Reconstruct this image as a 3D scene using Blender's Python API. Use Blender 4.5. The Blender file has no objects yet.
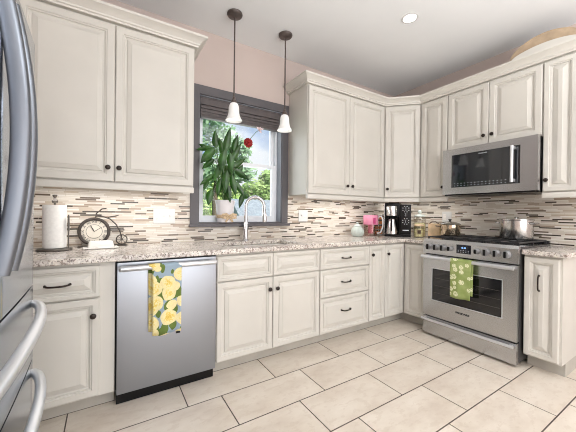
import bpy, bmesh, math, random
from mathutils import Vector, Matrix

C = bpy.context.scene.collection
SC = bpy.context.scene
PI = math.pi

# ------------------------------------------------------------------ camera
F_PX, YAW, PITCH, ROLL = 285.5, 0.54893, -0.00437, 0.01081
cam_data = bpy.data.cameras.new('camera')
cam_data.sensor_fit = 'HORIZONTAL'
cam_data.sensor_width = 36.0
cam_data.lens = F_PX / 576 * 36.0
cam_data.shift_x = (288 - 281.53) / 576
cam_data.shift_y = (214.85 - 216) / 576
cam_data.clip_start = 0.02
cam = bpy.data.objects.new('camera', cam_data)
C.objects.link(cam)
_F = Vector((math.sin(YAW) * math.cos(PITCH), math.cos(YAW) * math.cos(PITCH), math.sin(PITCH)))
_R0 = Vector((math.cos(YAW), -math.sin(YAW), 0))
_U0 = _R0.cross(_F)
_R = _R0 * math.cos(ROLL) + _U0 * math.sin(ROLL)
_U = -_R0 * math.sin(ROLL) + _U0 * math.cos(ROLL)
_m = Matrix((_R, _U, -_F)).transposed().to_4x4()
_m.translation = Vector((-3.390, -2.578, 1.172))
cam.matrix_world = _m
SC.camera = cam

# ------------------------------------------------------------------ colour management
SC.view_settings.view_transform = 'Standard'
SC.view_settings.look = 'None'
SC.view_settings.exposure = 0.06
SC.view_settings.gamma = 1.0
SC.view_settings.use_curve_mapping = False
SC.cycles.filter_width = 1.0

# ------------------------------------------------------------------ world: daylight sky with clouds
def lin(c):
    return tuple(((v / 255) / 12.92 if v / 255 <= 0.04045 else ((v / 255 + 0.055) / 1.055) ** 2.4) for v in c)

world = bpy.data.worlds.new('sky')
SC.world = world
world.use_nodes = True
wn, wl = world.node_tree.nodes, world.node_tree.links
wn.clear()
w_out = wn.new('ShaderNodeOutputWorld')
w_bg = wn.new('ShaderNodeBackground')
w_tc = wn.new('ShaderNodeTexCoord')
w_noise = wn.new('ShaderNodeTexNoise')
w_noise.inputs['Scale'].default_value = 3.2
w_noise.inputs['Detail'].default_value = 6
w_ramp = wn.new('ShaderNodeValToRGB')
w_ramp.color_ramp.elements[0].position = 0.42
w_ramp.color_ramp.elements[0].color = (*lin((104, 160, 220)), 1)
w_ramp.color_ramp.elements[1].position = 0.60
w_ramp.color_ramp.elements[1].color = (*lin((240, 246, 252)), 1)
wl.new(w_tc.outputs['Generated'], w_noise.inputs['Vector'])
wl.new(w_noise.outputs['Fac'], w_ramp.inputs['Fac'])
wl.new(w_ramp.outputs['Color'], w_bg.inputs['Color'])
w_bg.inputs['Strength'].default_value = 1.0
wl.new(w_bg.outputs['Background'], w_out.inputs['Surface'])

# ------------------------------------------------------------------ sun, room lights, added fill lights
def sun(name, rot, energy, color):
    d = bpy.data.lights.new(name, 'SUN')
    d.energy = energy; d.color = color; d.angle = 0.02
    o = bpy.data.objects.new(name, d); C.objects.link(o)
    o.rotation_euler = rot
    return o

def area(name, loc, rot, sx, sy, energy, color=(1, 1, 1), spread=PI):
    d = bpy.data.lights.new(name, 'AREA')
    d.shape = 'RECTANGLE'; d.size = sx; d.size_y = sy
    d.energy = energy; d.color = color; d.spread = spread
    o = bpy.data.objects.new(name, d); C.objects.link(o)
    o.location = loc; o.rotation_euler = rot
    return o

def point_fill(name, loc, radius, energy, color):
    d = bpy.data.lights.new(name, 'POINT')
    d.energy = energy; d.color = color; d.shadow_soft_size = radius
    o = bpy.data.objects.new(name, d); C.objects.link(o)
    o.location = loc
    return o

sun('sun', (math.radians(40), 0, math.radians(20)), 5.5, (1.0, 0.96, 0.9))
# large unseen panel added behind the camera to light the kitchen
area('rear_fill', (-2.2, -5.40, 1.25), (PI / 2, 0, 0), 3.6, 2.2, 85, (0.95, 0.98, 1.0))
# globe lamps are added out of view to brighten ceiling and room
point_fill('room_fill', (-2.7, -2.75, 2.28), 0.16, 13, (0.97, 0.98, 1.0))
point_fill('room_fill', (-1.1, -3.3, 2.28), 0.16, 13, (0.97, 0.98, 1.0))
# upward-facing panel added behind the camera to brighten the ceiling
area('ceiling_fill', (-2.1, -3.5, 1.95), (PI, 0, 0), 2.6, 1.6, 92, (0.95, 0.98, 1.0))
area('window_daylight', (-2.26, 0.30, 1.65), (-PI / 2, 0, 0), 0.84, 1.1, 7, (0.93, 0.97, 1.0))
# strips under the wall cabinets
UC = (1.0, 0.985, 0.96)
area('strip_light', (-3.32, -0.20, 1.335), (0, 0, 0), 0.95, 0.12, 2.9, UC)
area('strip_light', (-1.18, -0.20, 1.335), (0, 0, 0), 1.0, 0.12, 2.7, UC)
area('strip_light', (-0.20, -0.45, 1.335), (0, 0, 0), 0.12, 0.8, 1.7, UC)

# ------------------------------------------------------------------ material helpers
class NT:
    def __init__(self, name):
        self.mat = bpy.data.materials.new(name)
        self.mat.use_nodes = True
        self.t = self.mat.node_tree
        self.n, self.l = self.t.nodes, self.t.links
        self.bsdf = self.n['Principled BSDF']
    def new(self, kind, **kw):
        nd = self.n.new(kind)
        for k, v in kw.items():
            setattr(nd, k, v)
        return nd
    def put(self, sock, v):
        if hasattr(v, 'is_output') or isinstance(v, bpy.types.NodeSocket):
            self.l.new(v, sock)
        else:
            sock.default_value = v
    def m(self, op, a, b=None, c=None):
        nd = self.new('ShaderNodeMath', operation=op)
        for i, v in enumerate((a, b, c)):
            if v is not None:
                self.put(nd.inputs[i], v)
        return nd.outputs[0]
    def pos(self):
        return self.new('ShaderNodeNewGeometry').outputs['Position']
    def objco(self):
        return self.new('ShaderNodeTexCoord').outputs['Object']
    def sep(self, v):
        nd = self.new('ShaderNodeSeparateXYZ'); self.put(nd.inputs[0], v)
        return nd.outputs
    def comb(self, x=0.0, y=0.0, z=0.0):
        nd = self.new('ShaderNodeCombineXYZ')
        for i, v in enumerate((x, y, z)):
            self.put(nd.inputs[i], v)
        return nd.outputs[0]
    def noise(self, v, scale, detail=3, rough=0.5):
        nd = self.new('ShaderNodeTexNoise')
        self.put(nd.inputs['Vector'], v)
        nd.inputs['Scale'].default_value = scale
        nd.inputs['Detail'].default_value = detail
        nd.inputs['Roughness'].default_value = rough
        return nd.outputs['Fac']
    def white(self, v):
        nd = self.new('ShaderNodeTexWhiteNoise', noise_dimensions='3D')
        self.put(nd.inputs['Vector'], v)
        return nd.outputs['Value']
    def voro(self, v, scale, feature='F1', out='Distance', rnd=1.0):
        nd = self.new('ShaderNodeTexVoronoi', feature=feature)
        self.put(nd.inputs['Vector'], v)
        nd.inputs['Scale'].default_value = scale
        nd.inputs['Randomness'].default_value = rnd
        return nd.outputs[out]
    def ramp(self, f, stops, const=False):
        nd = self.new('ShaderNodeValToRGB')
        cr = nd.color_ramp
        if const:
            cr.interpolation = 'CONSTANT'
        while len(cr.elements) < len(stops):
            cr.elements.new(0.5)
        for e, (p, c) in zip(cr.elements, stops):
            e.position = p
            e.color = (*lin(c), 1)
        self.put(nd.inputs['Fac'], f)
        return nd.outputs['Color']
    def mix(self, f, a, b):
        nd = self.new('ShaderNodeMix', data_type='RGBA')
        self.put(nd.inputs['Factor'], f)
        for nm, v in (('A', a), ('B', b)):
            s = [x for x in nd.inputs if x.name == nm and x.type == 'RGBA'][0]
            if isinstance(v, tuple):
                s.default_value = (*lin(v), 1)
            else:
                self.put(s, v)
        return [x for x in nd.outputs if x.type == 'RGBA'][0]
    def scale(self, v, s):
        nd = self.new('ShaderNodeMapping')
        self.put(nd.inputs['Vector'], v)
        nd.inputs['Scale'].default_value = s
        return nd.outputs[0]
    def bump(self, h, strength=0.3, dist=0.002):
        nd = self.new('ShaderNodeBump')
        nd.inputs['Strength'].default_value = strength
        nd.inputs['Distance'].default_value = dist
        self.put(nd.inputs['Height'], h)
        self.l.new(nd.outputs[0], self.bsdf.inputs['Normal'])
    def color(self, v):
        s = self.bsdf.inputs['Base Color']
        if isinstance(v, tuple):
            s.default_value = (*lin(v), 1)
        else:
            self.put(s, v)
    def set(self, rough=None, metal=None, **kw):
        if rough is not None: self.put(self.bsdf.inputs['Roughness'], rough)
        if metal is not None: self.bsdf.inputs['Metallic'].default_value = metal
        for k, v in kw.items():
            self.bsdf.inputs[k].default_value = v
        return self.mat

def plain(name, c, rough=0.5, metal=0.0, var=0.06, vs=8.0, **kw):
    """solid colour with a faint procedural mottling"""
    n = NT(name)
    f = n.noise(n.objco(), vs, 3)
    a = tuple(max(0, v * (1 - var)) for v in c); b = tuple(min(255, v * (1 + var)) for v in c)
    n.color(n.ramp(f, [(0.3, a), (0.7, b)]))
    return n.set(rough, metal, **kw)

def steel(name, c, rough, axis, aniso=0.0):
    """brushed stainless: fine noise stretched along the brushing direction"""
    n = NT(name)
    s = {'x': (3, 300, 300), 'y': (300, 3, 300), 'z': (300, 300, 3)}[axis]
    f = n.noise(n.scale(n.objco(), s), 1.0, 2)
    n.color(n.ramp(f, [(0.3, tuple(v * 0.998 for v in c)), (0.7, c)]))
    r = n.m('MULTIPLY_ADD', f, 0.012, rough - 0.006)
    return n.set(r, 1.0)

M = {}
M['cabinet'] = plain('cream_cabinet_paint', (205, 201, 193), 0.42, var=0.012, vs=5)
M['crown'] = plain('cream_trim_paint', (208, 204, 196), 0.42, var=0.012, vs=5)
M['toe'] = plain('grey_kick_paint', (184, 179, 170), 0.5, var=0.03)
M['wall'] = plain('mauve_beige_wall_paint', (194, 179, 172), 0.85, var=0.012, vs=3)
M['ceiling'] = plain('white_ceiling_paint', (232, 233, 234), 0.9, var=0.01, vs=2)
M['casing'] = plain('charcoal_window_casing', (84, 81, 84), 0.5, var=0.05)
M['blind'] = plain('dark_brown_blind', (82, 75, 75), 0.55, var=0.08, vs=20)
M['vinyl'] = plain('white_vinyl_sash', (226, 229, 234), 0.35, var=0.01)
M['black'] = plain('black_plastic', (12, 12, 13), 0.3, var=0.1, **{'Specular IOR Level': 0.25})
M['iron'] = plain('black_cast_iron', (36, 36, 38), 0.42, var=0.15, vs=40)
M['enamel'] = plain('glossy_dark_enamel', (46, 46, 49), 0.15, var=0.03)
M['bronze'] = plain('oil_rubbed_bronze', (50, 42, 38), 0.38, 0.6, var=0.12, vs=40)
M['pend_metal'] = plain('dark_bronze_rod', (88, 78, 74), 0.4, 0.35, var=0.08, vs=30)
M['steel_x'] = steel('brushed_steel_across', (158, 162, 169), 0.34, 'x')
M['steel_y'] = steel('brushed_steel_lengthwise', (196, 197, 199), 0.27, 'x')
M['steel_f'] = steel('brushed_steel_fridge', (176, 181, 189), 0.22, 'z')
M['steel_p'] = steel('polished_steel', (206, 205, 203), 0.2, 'x')
M['chrome'] = plain('satin_nickel', (214, 214, 216), 0.2, 1.0, var=0.02)
M['handle_f'] = plain('fridge_handle_metal', (112, 116, 123), 0.34, 0.8, var=0.01, vs=2)
M['handle_d'] = plain('drawer_handle_metal', (216, 218, 221), 0.3, 0.75, var=0.01, vs=2)
M['darkglass'] = plain('black_oven_glass', (22, 22, 25), 0.08, var=0.05, **{'Specular IOR Level': 0.7})
M['micglass'] = plain('dark_microwave_glass', (30, 33, 38), 0.06, var=0.05, **{'Specular IOR Level': 0.9})
M['knobgrey'] = plain('dark_steel_knob', (150, 150, 151), 0.35, 0.45, var=0.02)
M['disp'] = plain('display_glass', (18, 22, 34), 0.1, var=0.05)
M['white'] = plain('white_plastic', (210, 209, 207), 0.4, var=0.01)
M['offwhite'] = plain('white_ceramic', (238, 234, 228), 0.22, var=0.01)
M['paper'] = plain('paper_towel', (240, 238, 234), 0.9, var=0.02, vs=60)
M['pewter'] = plain('pewter_metal', (96, 90, 84), 0.4, 0.6, var=0.1, vs=40)
M['clockmetal'] = plain('aged_dark_metal', (72, 66, 61), 0.5, 0.5, var=0.15, vs=40)
M['clockface'] = plain('ivory_clock_face', (222, 214, 200), 0.6, var=0.03)
M['text_dark'] = plain('dark_lettering', (40, 38, 40), 0.5, var=0.02)
M['text_dim'] = plain('grey_lettering', (150, 154, 160), 0.5, var=0.02)
M['text_light'] = plain('pale_lettering', (205, 208, 212), 0.5, var=0.02)
M['leaf'] = None
M['wood'] = plain('pale_wood', (222, 194, 156), 0.5, var=0.1, vs=14)
M['tan'] = plain('tan_wood_edge', (176, 154, 128), 0.6, var=0.08, vs=14)
M['darkwood'] = plain('dark_brown_wood', (74, 52, 38), 0.5, var=0.15, vs=20)
M['pinkglass'] = plain('pink_translucent_plastic', (236, 150, 178), 0.2, var=0.05, **{'Transmission Weight': 0.25})
M['magenta'] = plain('magenta_plastic', (176, 62, 112), 0.3, var=0.05)
M['red'] = plain('red_petals', (150, 24, 28), 0.6, var=0.2, vs=60)
M['blush'] = plain('blush_white_petals', (240, 214, 216), 0.6, var=0.08, vs=60)
M['burlap'] = plain('natural_burlap', (196, 172, 140), 0.9, var=0.15, vs=80)
M['pot'] = plain('white_planter', (226, 222, 224), 0.5, var=0.02)
M['soil'] = plain('potting_soil', (60, 45, 34), 0.95, var=0.3, vs=60)
M['stem'] = plain('green_stems', (78, 108, 52), 0.6, var=0.15, vs=30)
M['paleglass'] = plain('pale_green_white_glass', (220, 230, 224), 0.12, var=0.05, **{'Transmission Weight': 0.35})
M['pasta'] = plain('golden_pasta', (240, 216, 168), 0.7, var=0.2, vs=60)
M['orange'] = plain('orange_spice', (198, 120, 66), 0.6, var=0.25, vs=60)
M['copper'] = plain('warm_polished_steel', (208, 190, 164), 0.14, 0.95, var=0.03)
M['bark'] = plain('grey_brown_bark', (104, 88, 72), 0.9, var=0.2, vs=12)
M['lawn'] = plain('mown_lawn', (112, 150, 68), 0.95, var=0.25, vs=3)
M['siding'] = plain('pale_blue_siding', (176, 200, 206), 0.7, var=0.05)
M['roofing'] = plain('grey_shingles', (140, 150, 156), 0.9, var=0.1, vs=14)

def leaf_mat(name, a, b, rough=0.4, vs=6):
    n = NT(name)
    f = n.noise(n.objco(), vs, 4)
    n.color(n.ramp(f, [(0.3, a), (0.7, b)]))
    n.bsdf.inputs['Transmission Weight'].default_value = 0.0
    return n.set(rough)
M['leaf'] = leaf_mat('glossy_dark_leaf', (13, 44, 9), (50, 98, 28), 0.3, 9)
M['tree_a'] = leaf_mat('tree_foliage_mid', (124, 162, 84), (190, 212, 140), 0.7, 2)
M['tree_b'] = leaf_mat('tree_foliage_fresh', (146, 186, 88), (208, 226, 146), 0.7, 2)
M['tree_c'] = leaf_mat('tree_foliage_cool', (122, 162, 118), (184, 210, 170), 0.7, 2)

def emis(name, c, strength, base=None):
    n = NT(name)
    n.color(base or c)
    n.bsdf.inputs['Emission Color'].default_value = (*lin(c), 1)
    n.bsdf.inputs['Emission Strength'].default_value = strength
    return n.set(0.4)
M['lamp'] = emis('lit_lamp_diffuser', (255, 250, 242), 14.0)
M['frosted'] = emis('lit_frosted_glass_shade', (236, 232, 226), 0.22, (226, 226, 224))
M['led'] = emis('display_digits', (150, 200, 255), 1.2)

def window_glass():
    n = NT('clear_window_glass')
    n.n.remove(n.bsdf)
    out = [x for x in n.n if x.type == 'OUTPUT_MATERIAL'][0]
    tr = n.new('ShaderNodeBsdfTransparent'); gl = n.new('ShaderNodeBsdfGlossy')
    gl.inputs['Roughness'].default_value = 0.02
    lw = n.new('ShaderNodeLayerWeight')
    fr = n.m('MULTIPLY_ADD', n.m('POWER', lw.outputs['Facing'], 4.0), 0.5, 0.03)
    mx = n.new('ShaderNodeMixShader')
    n.l.new(fr, mx.inputs[0]); n.l.new(tr.outputs[0], mx.inputs[1]); n.l.new(gl.outputs[0], mx.inputs[2])
    n.l.new(mx.outputs[0], out.inputs['Surface'])
    return n.mat
M['glass'] = window_glass()

def clear_glass(name, tint):
    n = NT(name)
    n.n.remove(n.bsdf)
    out = [x for x in n.n if x.type == 'OUTPUT_MATERIAL'][0]
    tr = n.new('ShaderNodeBsdfTransparent'); tr.inputs['Color'].default_value = (*lin(tint), 1)
    gl = n.new('ShaderNodeBsdfGlossy'); gl.inputs['Roughness'].default_value = 0.05
    lw = n.new('ShaderNodeLayerWeight')
    fr = n.m('MULTIPLY_ADD', n.m('POWER', lw.outputs['Facing'], 3.0), 0.5, 0.04)
    mx = n.new('ShaderNodeMixShader')
    n.l.new(fr, mx.inputs[0]); n.l.new(tr.outputs[0], mx.inputs[1]); n.l.new(gl.outputs[0], mx.inputs[2])
    n.l.new(mx.outputs[0], out.inputs['Surface'])
    return n.mat
M['jarglass'] = clear_glass('clear_jar_glass', (250, 249, 246))
M['lidglass'] = clear_glass('pale_lid_glass', (214, 214, 210))
M['greyglass'] = clear_glass('smoky_pitcher_glass', (246, 238, 234))

def floor_mat():
    n = NT('travertine_look_floor_tile')
    P = n.pos(); x, y, z = n.sep(P)
    px, py, x0, y0 = 0.612, 0.2945, -2.352, -0.8255
    r = n.m('DIVIDE', n.m('SUBTRACT', y, y0), py)
    row = n.m('FLOOR', r)
    odd = n.m('PINGPONG', row, 1.0)
    u = n.m('DIVIDE', n.m('SUBTRACT', n.m('SUBTRACT', x, x0), n.m('MULTIPLY', n.m('SUBTRACT', 1.0, odd), 0.0)), px)
    u = n.m('SUBTRACT', u, n.m('MULTIPLY', odd, 0.34))
    col = n.m('FLOOR', u)
    fu = n.m('SUBTRACT', u, col); fv = n.m('SUBTRACT', r, row)
    du = n.m('MULTIPLY', n.m('MINIMUM', fu, n.m('SUBTRACT', 1.0, fu)), px)
    dv = n.m('MULTIPLY', n.m('MINIMUM', fv, n.m('SUBTRACT', 1.0, fv)), py)
    d = n.m('MINIMUM', du, dv)
    grout = n.m('LESS_THAN', d, 0.0034)
    rnd = n.white(n.comb(col, row, 3.0))
    off = n.comb(n.m('MULTIPLY', rnd, 17.0), n.m('MULTIPLY', rnd, 31.0), 0.0)
    add = n.new('ShaderNodeVectorMath', operation='ADD'); n.put(add.inputs[0], P); n.put(add.inputs[1], off)
    st = n.scale(add.outputs[0], (1.0, 1.9, 1.0))
    f = n.noise(st, 3.2, 6, 0.6)
    f2 = n.noise(st, 14, 5, 0.65)
    base = n.ramp(f, [(0.25, (201, 187, 172)), (0.5, (216, 205, 191)), (0.75, (227, 218, 206))])
    base = n.mix(n.m('MULTIPLY', n.m('GREATER_THAN', f2, 0.56), 0.22), base, (190, 172, 154))
    base = n.mix(n.m('MULTIPLY', n.m('SUBTRACT', rnd, 0.5), 0.12), base, (232, 222, 208))
    n.color(n.mix(grout, base, (86, 76, 68)))
    n.bump(n.m('MINIMUM', d, 0.004), 0.5, 0.6)
    return n.set(n.m('MULTIPLY_ADD', grout, 0.4, 0.32))
M['floor'] = floor_mat()

def mosaic(name, axis):
    n = NT(name)
    P = n.pos(); x, y, z = n.sep(P)
    t = x if axis == 'x' else y
    h = 0.0128
    r = n.m('DIVIDE', z, h); row = n.m('FLOOR', r); fv = n.m('SUBTRACT', r, row)
    rr = n.white(n.comb(row, 7.0, 1.0)); r2 = n.white(n.comb(row, 3.0, 5.0))
    L = n.m('MULTIPLY_ADD', rr, 0.075, 0.075)
    u = n.m('ADD', n.m('DIVIDE', t, L), n.m('MULTIPLY', r2, 9.0))
    col = n.m('FLOOR', u); fu = n.m('SUBTRACT', u, col)
    du = n.m('MULTIPLY', n.m('MINIMUM', fu, n.m('SUBTRACT', 1.0, fu)), L)
    dv = n.m('MULTIPLY', n.m('MINIMUM', fv, n.m('SUBTRACT', 1.0, fv)), h)
    d = n.m('MINIMUM', du, dv)
    grout = n.m('LESS_THAN', d, 0.0011)
    rnd = n.white(n.comb(col, row, 2.0))
    c = n.ramp(rnd, [(0.0, (212, 205, 195)), (0.28, (199, 189, 177)), (0.50, (221, 216, 208)),
                     (0.70, (182, 167, 150)), (0.80, (150, 131, 115)), (0.84, (86, 70, 57)), (0.895, (42, 34, 28))], True)
    vein = n.noise(n.scale(P, (1, 1, 6)), 30, 4)
    c = n.mix(n.m('MULTIPLY', vein, 0.16), c, (190, 178, 164))
    n.color(n.mix(grout, c, (190, 178, 163)))
    n.bump(n.m('MINIMUM', d, 0.002), 0.4, 0.6)
    gl = n.m('GREATER_THAN', rnd, 0.80)
    return n.set(n.m('MULTIPLY_ADD', gl, -0.22, 0.42))
M['mosaic_x'] = mosaic('linear_mosaic_tile_window_wall', 'x')
M['mosaic_y'] = mosaic('linear_mosaic_tile_range_wall', 'y')

def granite():
    n = NT('speckled_granite')
    P = n.pos()
    a = n.noise(P, 9, 5, 0.65)
    b = n.noise(P, 55, 4, 0.6)
    c = n.voro(P, 130)
    d = n.noise(P, 120, 3, 0.6)
    base = n.ramp(a, [(0.30, (172, 160, 154)), (0.48, (212, 204, 196)), (0.66, (228, 220, 208))])
    base = n.mix(n.m('MULTIPLY', n.m('GREATER_THAN', b, 0.56), 0.8), base, (136, 120, 112))
    base = n.mix(n.m('MULTIPLY', n.m('LESS_THAN', b, 0.40), 0.6), base, (238, 234, 228))
    base = n.mix(n.m('GREATER_THAN', d, 0.605), base, (62, 54, 52))
    base = n.mix(n.m('MULTIPLY', n.m('LESS_THAN', c, 0.18), 0.5), base, (120, 86, 66))
    n.color(base)
    return n.set(0.16)
M['granite'] = granite()

def towel_roses():
    n = NT('yellow_rose_print_cotton')
    P = n.objco(); x, y, z = n.sep(P)
    V = n.comb(x, z, 0.0)
    w = n.noise(V, 14, 2)
    V2 = n.comb(n.m('ADD', x, n.m('MULTIPLY', w, 0.03)), n.m('MULTIPLY_ADD', w, 0.03, z), 0.0)
    d = n.voro(V2, 11.0, rnd=0.75)
    pet = n.m('SINE', n.m('MULTIPLY', n.noise(V2, 40, 3), 26.0))
    rose = n.ramp(n.m('MULTIPLY_ADD', pet, 0.10, d), [(0.0, (206, 164, 74)), (0.25, (224, 196, 100)), (0.42, (232, 220, 166)), (0.6, (226, 210, 156))])
    leafd = n.voro(n.scale(V2, (1.7, 1.0, 1.0)), 13.0, rnd=1.0)
    bg = n.mix(n.m('LESS_THAN', leafd, 0.50), (146, 164, 178), (96, 116, 52))
    n.color(n.mix(n.m('LESS_THAN', d, 0.57), bg, rose))
    n.bump(n.noise(P, 400, 2), 0.2, 0.002)
    return n.set(0.9)
M['towel_rose'] = towel_roses()

def towel_green():
    n = NT('green_flower_print_cotton')
    P = n.objco(); x, y, z = n.sep(P)
    V = n.comb(x, z, 0.0)
    d = n.voro(V, 19.0, rnd=0.6)
    ring = n.m('MULTIPLY', n.m('LESS_THAN', d, 0.42), n.m('GREATER_THAN', d, 0.09))
    sp = n.noise(V, 120, 2)
    ring = n.m('MULTIPLY', ring, n.m('GREATER_THAN', sp, 0.42))
    g = n.ramp(n.noise(V, 10, 2), [(0.35, (138, 154, 86)), (0.7, (168, 180, 118))])
    n.color(n.mix(n.m('MULTIPLY', ring, 0.85), g, (236, 236, 200)))
    n.bump(n.noise(P, 400, 2), 0.2, 0.002)
    return n.set(0.9)
M['towel_green'] = towel_green()

# ------------------------------------------------------------------ mesh helpers
class MB:
    def __init__(self):
        self.bm = bmesh.new()
    def box(self, x0, x1, y0, y1, z0, z1, bev=0.0, seg=2):
        r = bmesh.ops.create_cube(self.bm, size=1.0)
        vs = r['verts']
        bmesh.ops.scale(self.bm, vec=(abs(x1 - x0), abs(y1 - y0), abs(z1 - z0)), verts=vs)
        bmesh.ops.translate(self.bm, vec=((x0 + x1) / 2, (y0 + y1) / 2, (z0 + z1) / 2), verts=vs)
        if bev > 0:
            es = list({e for v in vs for e in v.link_edges})
            bmesh.ops.bevel(self.bm, geom=es, offset=bev, segments=seg, profile=0.7, affect='EDGES')
        return self
    def tube(self, pts, r, seg=10, ry=None, up=None, closed=False, sq=1.0):
        """sweep an ellipse (r along the side axis, ry along the up axis) along pts"""
        pts = [Vector(p) for p in pts]
        n = len(pts)
        rs = r if isinstance(r, (list, tuple)) else [r] * n
        rys = ry if isinstance(ry, (list, tuple)) else ([ry] * n if ry else rs)
        rings = []
        prev = Vector(up) if up else None
        for i, p in enumerate(pts):
            if closed:
                t = (pts[(i + 1) % n] - pts[i - 1]).normalized()
            else:
                t = (pts[min(i + 1, n - 1)] - pts[max(i - 1, 0)]).normalized()
            if prev is None:
                prev = Vector((0, 0, 1)) if abs(t.z) < 0.9 else Vector((0, 1, 0))
            u = (prev - t * prev.dot(t))
            u = u.normalized() if u.length > 1e-6 else t.orthogonal().normalized()
            if up is None:
                prev = u
            s = t.cross(u)
            ring = []
            for k in range(seg):
                a = 2 * PI * k / seg
                ca, sa = math.cos(a), math.sin(a)
                if sq != 1.0:
                    ca = math.copysign(abs(ca) ** sq, ca); sa = math.copysign(abs(sa) ** sq, sa)
                ring.append(self.bm.verts.new(p + s * (ca * rs[i]) + u * (sa * rys[i])))
            rings.append(ring)
        m = n if closed else n - 1
        for i in range(m):
            A, B = rings[i], rings[(i + 1) % n]
            for k in range(seg):
                self.bm.faces.new((A[k], A[(k + 1) % seg], B[(k + 1) % seg], B[k]))
        if not closed:
            self.bm.faces.new(list(reversed(rings[0]))); self.bm.faces.new(rings[-1])
        return self
    def lathe(self, prof, c=(0, 0, 0), seg=24, axis='z', rib=0.0, nrib=0):
        """revolve (radius, height) pairs"""
        rings = []
        for (r, h) in prof:
            ring = []
            for k in range(seg):
                a = 2 * PI * k / seg
                rr = max(r, 1e-5) * (1 + rib * math.cos(nrib * a))
                x, y = rr * math.cos(a), rr * math.sin(a)
                v = {'z': (x, y, h), 'y': (x, -h, y), 'x': (-h, x, y)}[axis]
                ring.append(self.bm.verts.new((c[0] + v[0], c[1] + v[1], c[2] + v[2])))
            rings.append(ring)
        for A, B in zip(rings, rings[1:]):
            for k in range(seg):
                self.bm.faces.new((A[k], A[(k + 1) % seg], B[(k + 1) % seg], B[k]))
        if prof[0][0] > 1e-4: self.bm.faces.new(list(reversed(rings[0])))
        if prof[-1][0] > 1e-4: self.bm.faces.new(rings[-1])
        return self
    def prism(self, poly, z0, z1):
        lo = [self.bm.verts.new((x, y, z0)) for x, y in poly]
        hi = [self.bm.verts.new((x, y, z1)) for x, y in poly]
        n = len(poly)
        self.bm.faces.new(list(reversed(lo))); self.bm.faces.new(hi)
        for i in range(n):
            self.bm.faces.new((lo[i], lo[(i + 1) % n], hi[(i + 1) % n], hi[i]))
        return self
    def cells(self, us, vs, keep, w0, w1, plane):
        """slab on a grid with cells left out; plane maps (u, v, w) to xyz"""
        vv = {}
        def V(i, j, k):
            key = (i, j, k)
            if key not in vv:
                vv[key] = self.bm.verts.new(plane(us[i], vs[j], (w0, w1)[k]))
            return vv[key]
        K = lambda i, j: 0 <= i < len(us) - 1 and 0 <= j < len(vs) - 1 and keep(i, j)
        for i in range(len(us) - 1):
            for j in range(len(vs) - 1):
                if not K(i, j): continue
                self.bm.faces.new((V(i, j, 1), V(i + 1, j, 1), V(i + 1, j + 1, 1), V(i, j + 1, 1)))
                self.bm.faces.new((V(i, j + 1, 0), V(i + 1, j + 1, 0), V(i + 1, j, 0), V(i, j, 0)))
                for (di, dj, a, b) in ((0, -1, (i, j), (i + 1, j)), (0, 1, (i + 1, j + 1), (i, j + 1)),
                                       (-1, 0, (i, j + 1), (i, j)), (1, 0, (i + 1, j), (i + 1, j + 1))):
                    if not K(i + di, j + dj):
                        self.bm.faces.new((V(*a, 0), V(*b, 0), V(*b, 1), V(*a, 1)))
        return self
    def panel(self, x0, x1, z0, z1, y, t=0.02, stile=0.056, slab=False):
        """raised-panel door or drawer front; front faces -y, its back lies on y"""
        w, h = x1 - x0, z1 - z0
        lim = min(w, h) / 2
        s = min(stile, lim * 0.48)
        k = min(1.0, (lim - s) / 0.05)
        prof = [(0, 0), (0, t - 0.005), (0.005, t), (s - 0.014, t), (s - 0.010, t - 0.006), (s - 0.004, t - 0.006),
                (s - 0.001, t - 0.014), (s + 0.005 * k, t - 0.0165), (s + 0.010 * k, t - 0.0165), (s + 0.013 * k, t - 0.010),
                (s + 0.036 * k, t - 0.0025), (s + 0.038 * k, t - 0.0005), (s + 0.041 * k, t)]
        rings = []
        for (i, d) in prof:
            rings.append([self.bm.verts.new(c) for c in ((x0 + i, y - d, z0 + i), (x1 - i, y - d, z0 + i),
                                                         (x1 - i, y - d, z1 - i), (x0 + i, y - d, z1 - i))])
        self.bm.faces.new(list(reversed(rings[0])))
        for A, B in zip(rings, rings[1:]):
            for q in range(4):
                self.bm.faces.new((A[q], A[(q + 1) % 4], B[(q + 1) % 4], B[q]))
        self.bm.faces.new(rings[-1])
        return self

def obj(name, mb, mat, parent=None, loc=None, rot=None, ang=35, label=None, smooth=True):
    if name in ('door', 'drawer_front', 'false_front') and mat is M['cabinet']: ang = 8
    bmesh.ops.recalc_face_normals(mb.bm, faces=mb.bm.faces[:])
    me = bpy.data.meshes.new(name)
    mb.bm.to_mesh(me); mb.bm.free()
    if smooth:
        for p in me.polygons: p.use_smooth = True
        me.set_sharp_from_angle(angle=math.radians(ang))
    me.materials.append(mat)
    o = bpy.data.objects.new(name, me)
    C.objects.link(o)
    if parent: o.parent = parent
    if loc: o.location = loc
    if rot: o.rotation_euler = rot
    if label: o['label'] = label
    return o

def tag(o, label, cat, group=None):
    o['label'] = label; o['category'] = cat
    if group: o['group'] = group
    return o

def thing(name, label, cat, loc=(0, 0, 0), rz=0.0, group=None):
    o = bpy.data.objects.new(name, None)
    C.objects.link(o)
    o.empty_display_size = 0.1
    o.location = loc; o.rotation_euler = (0, 0, rz)
    return tag(o, label, cat, group)

def struct(name, mb, mat, **kw):
    o = obj(name, mb, mat, **kw)
    o['kind'] = 'structure'
    return o

def copy_tree(src, loc, rz, label):
    r = src.copy(); C.objects.link(r)
    r.location = loc; r.rotation_euler = (0, 0, rz); r['label'] = label
    for ch in src.children:
        c = ch.copy(); C.objects.link(c); c.parent = r
        for g in ch.children:
            d = g.copy(); C.objects.link(d); d.parent = c
    return r

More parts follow.
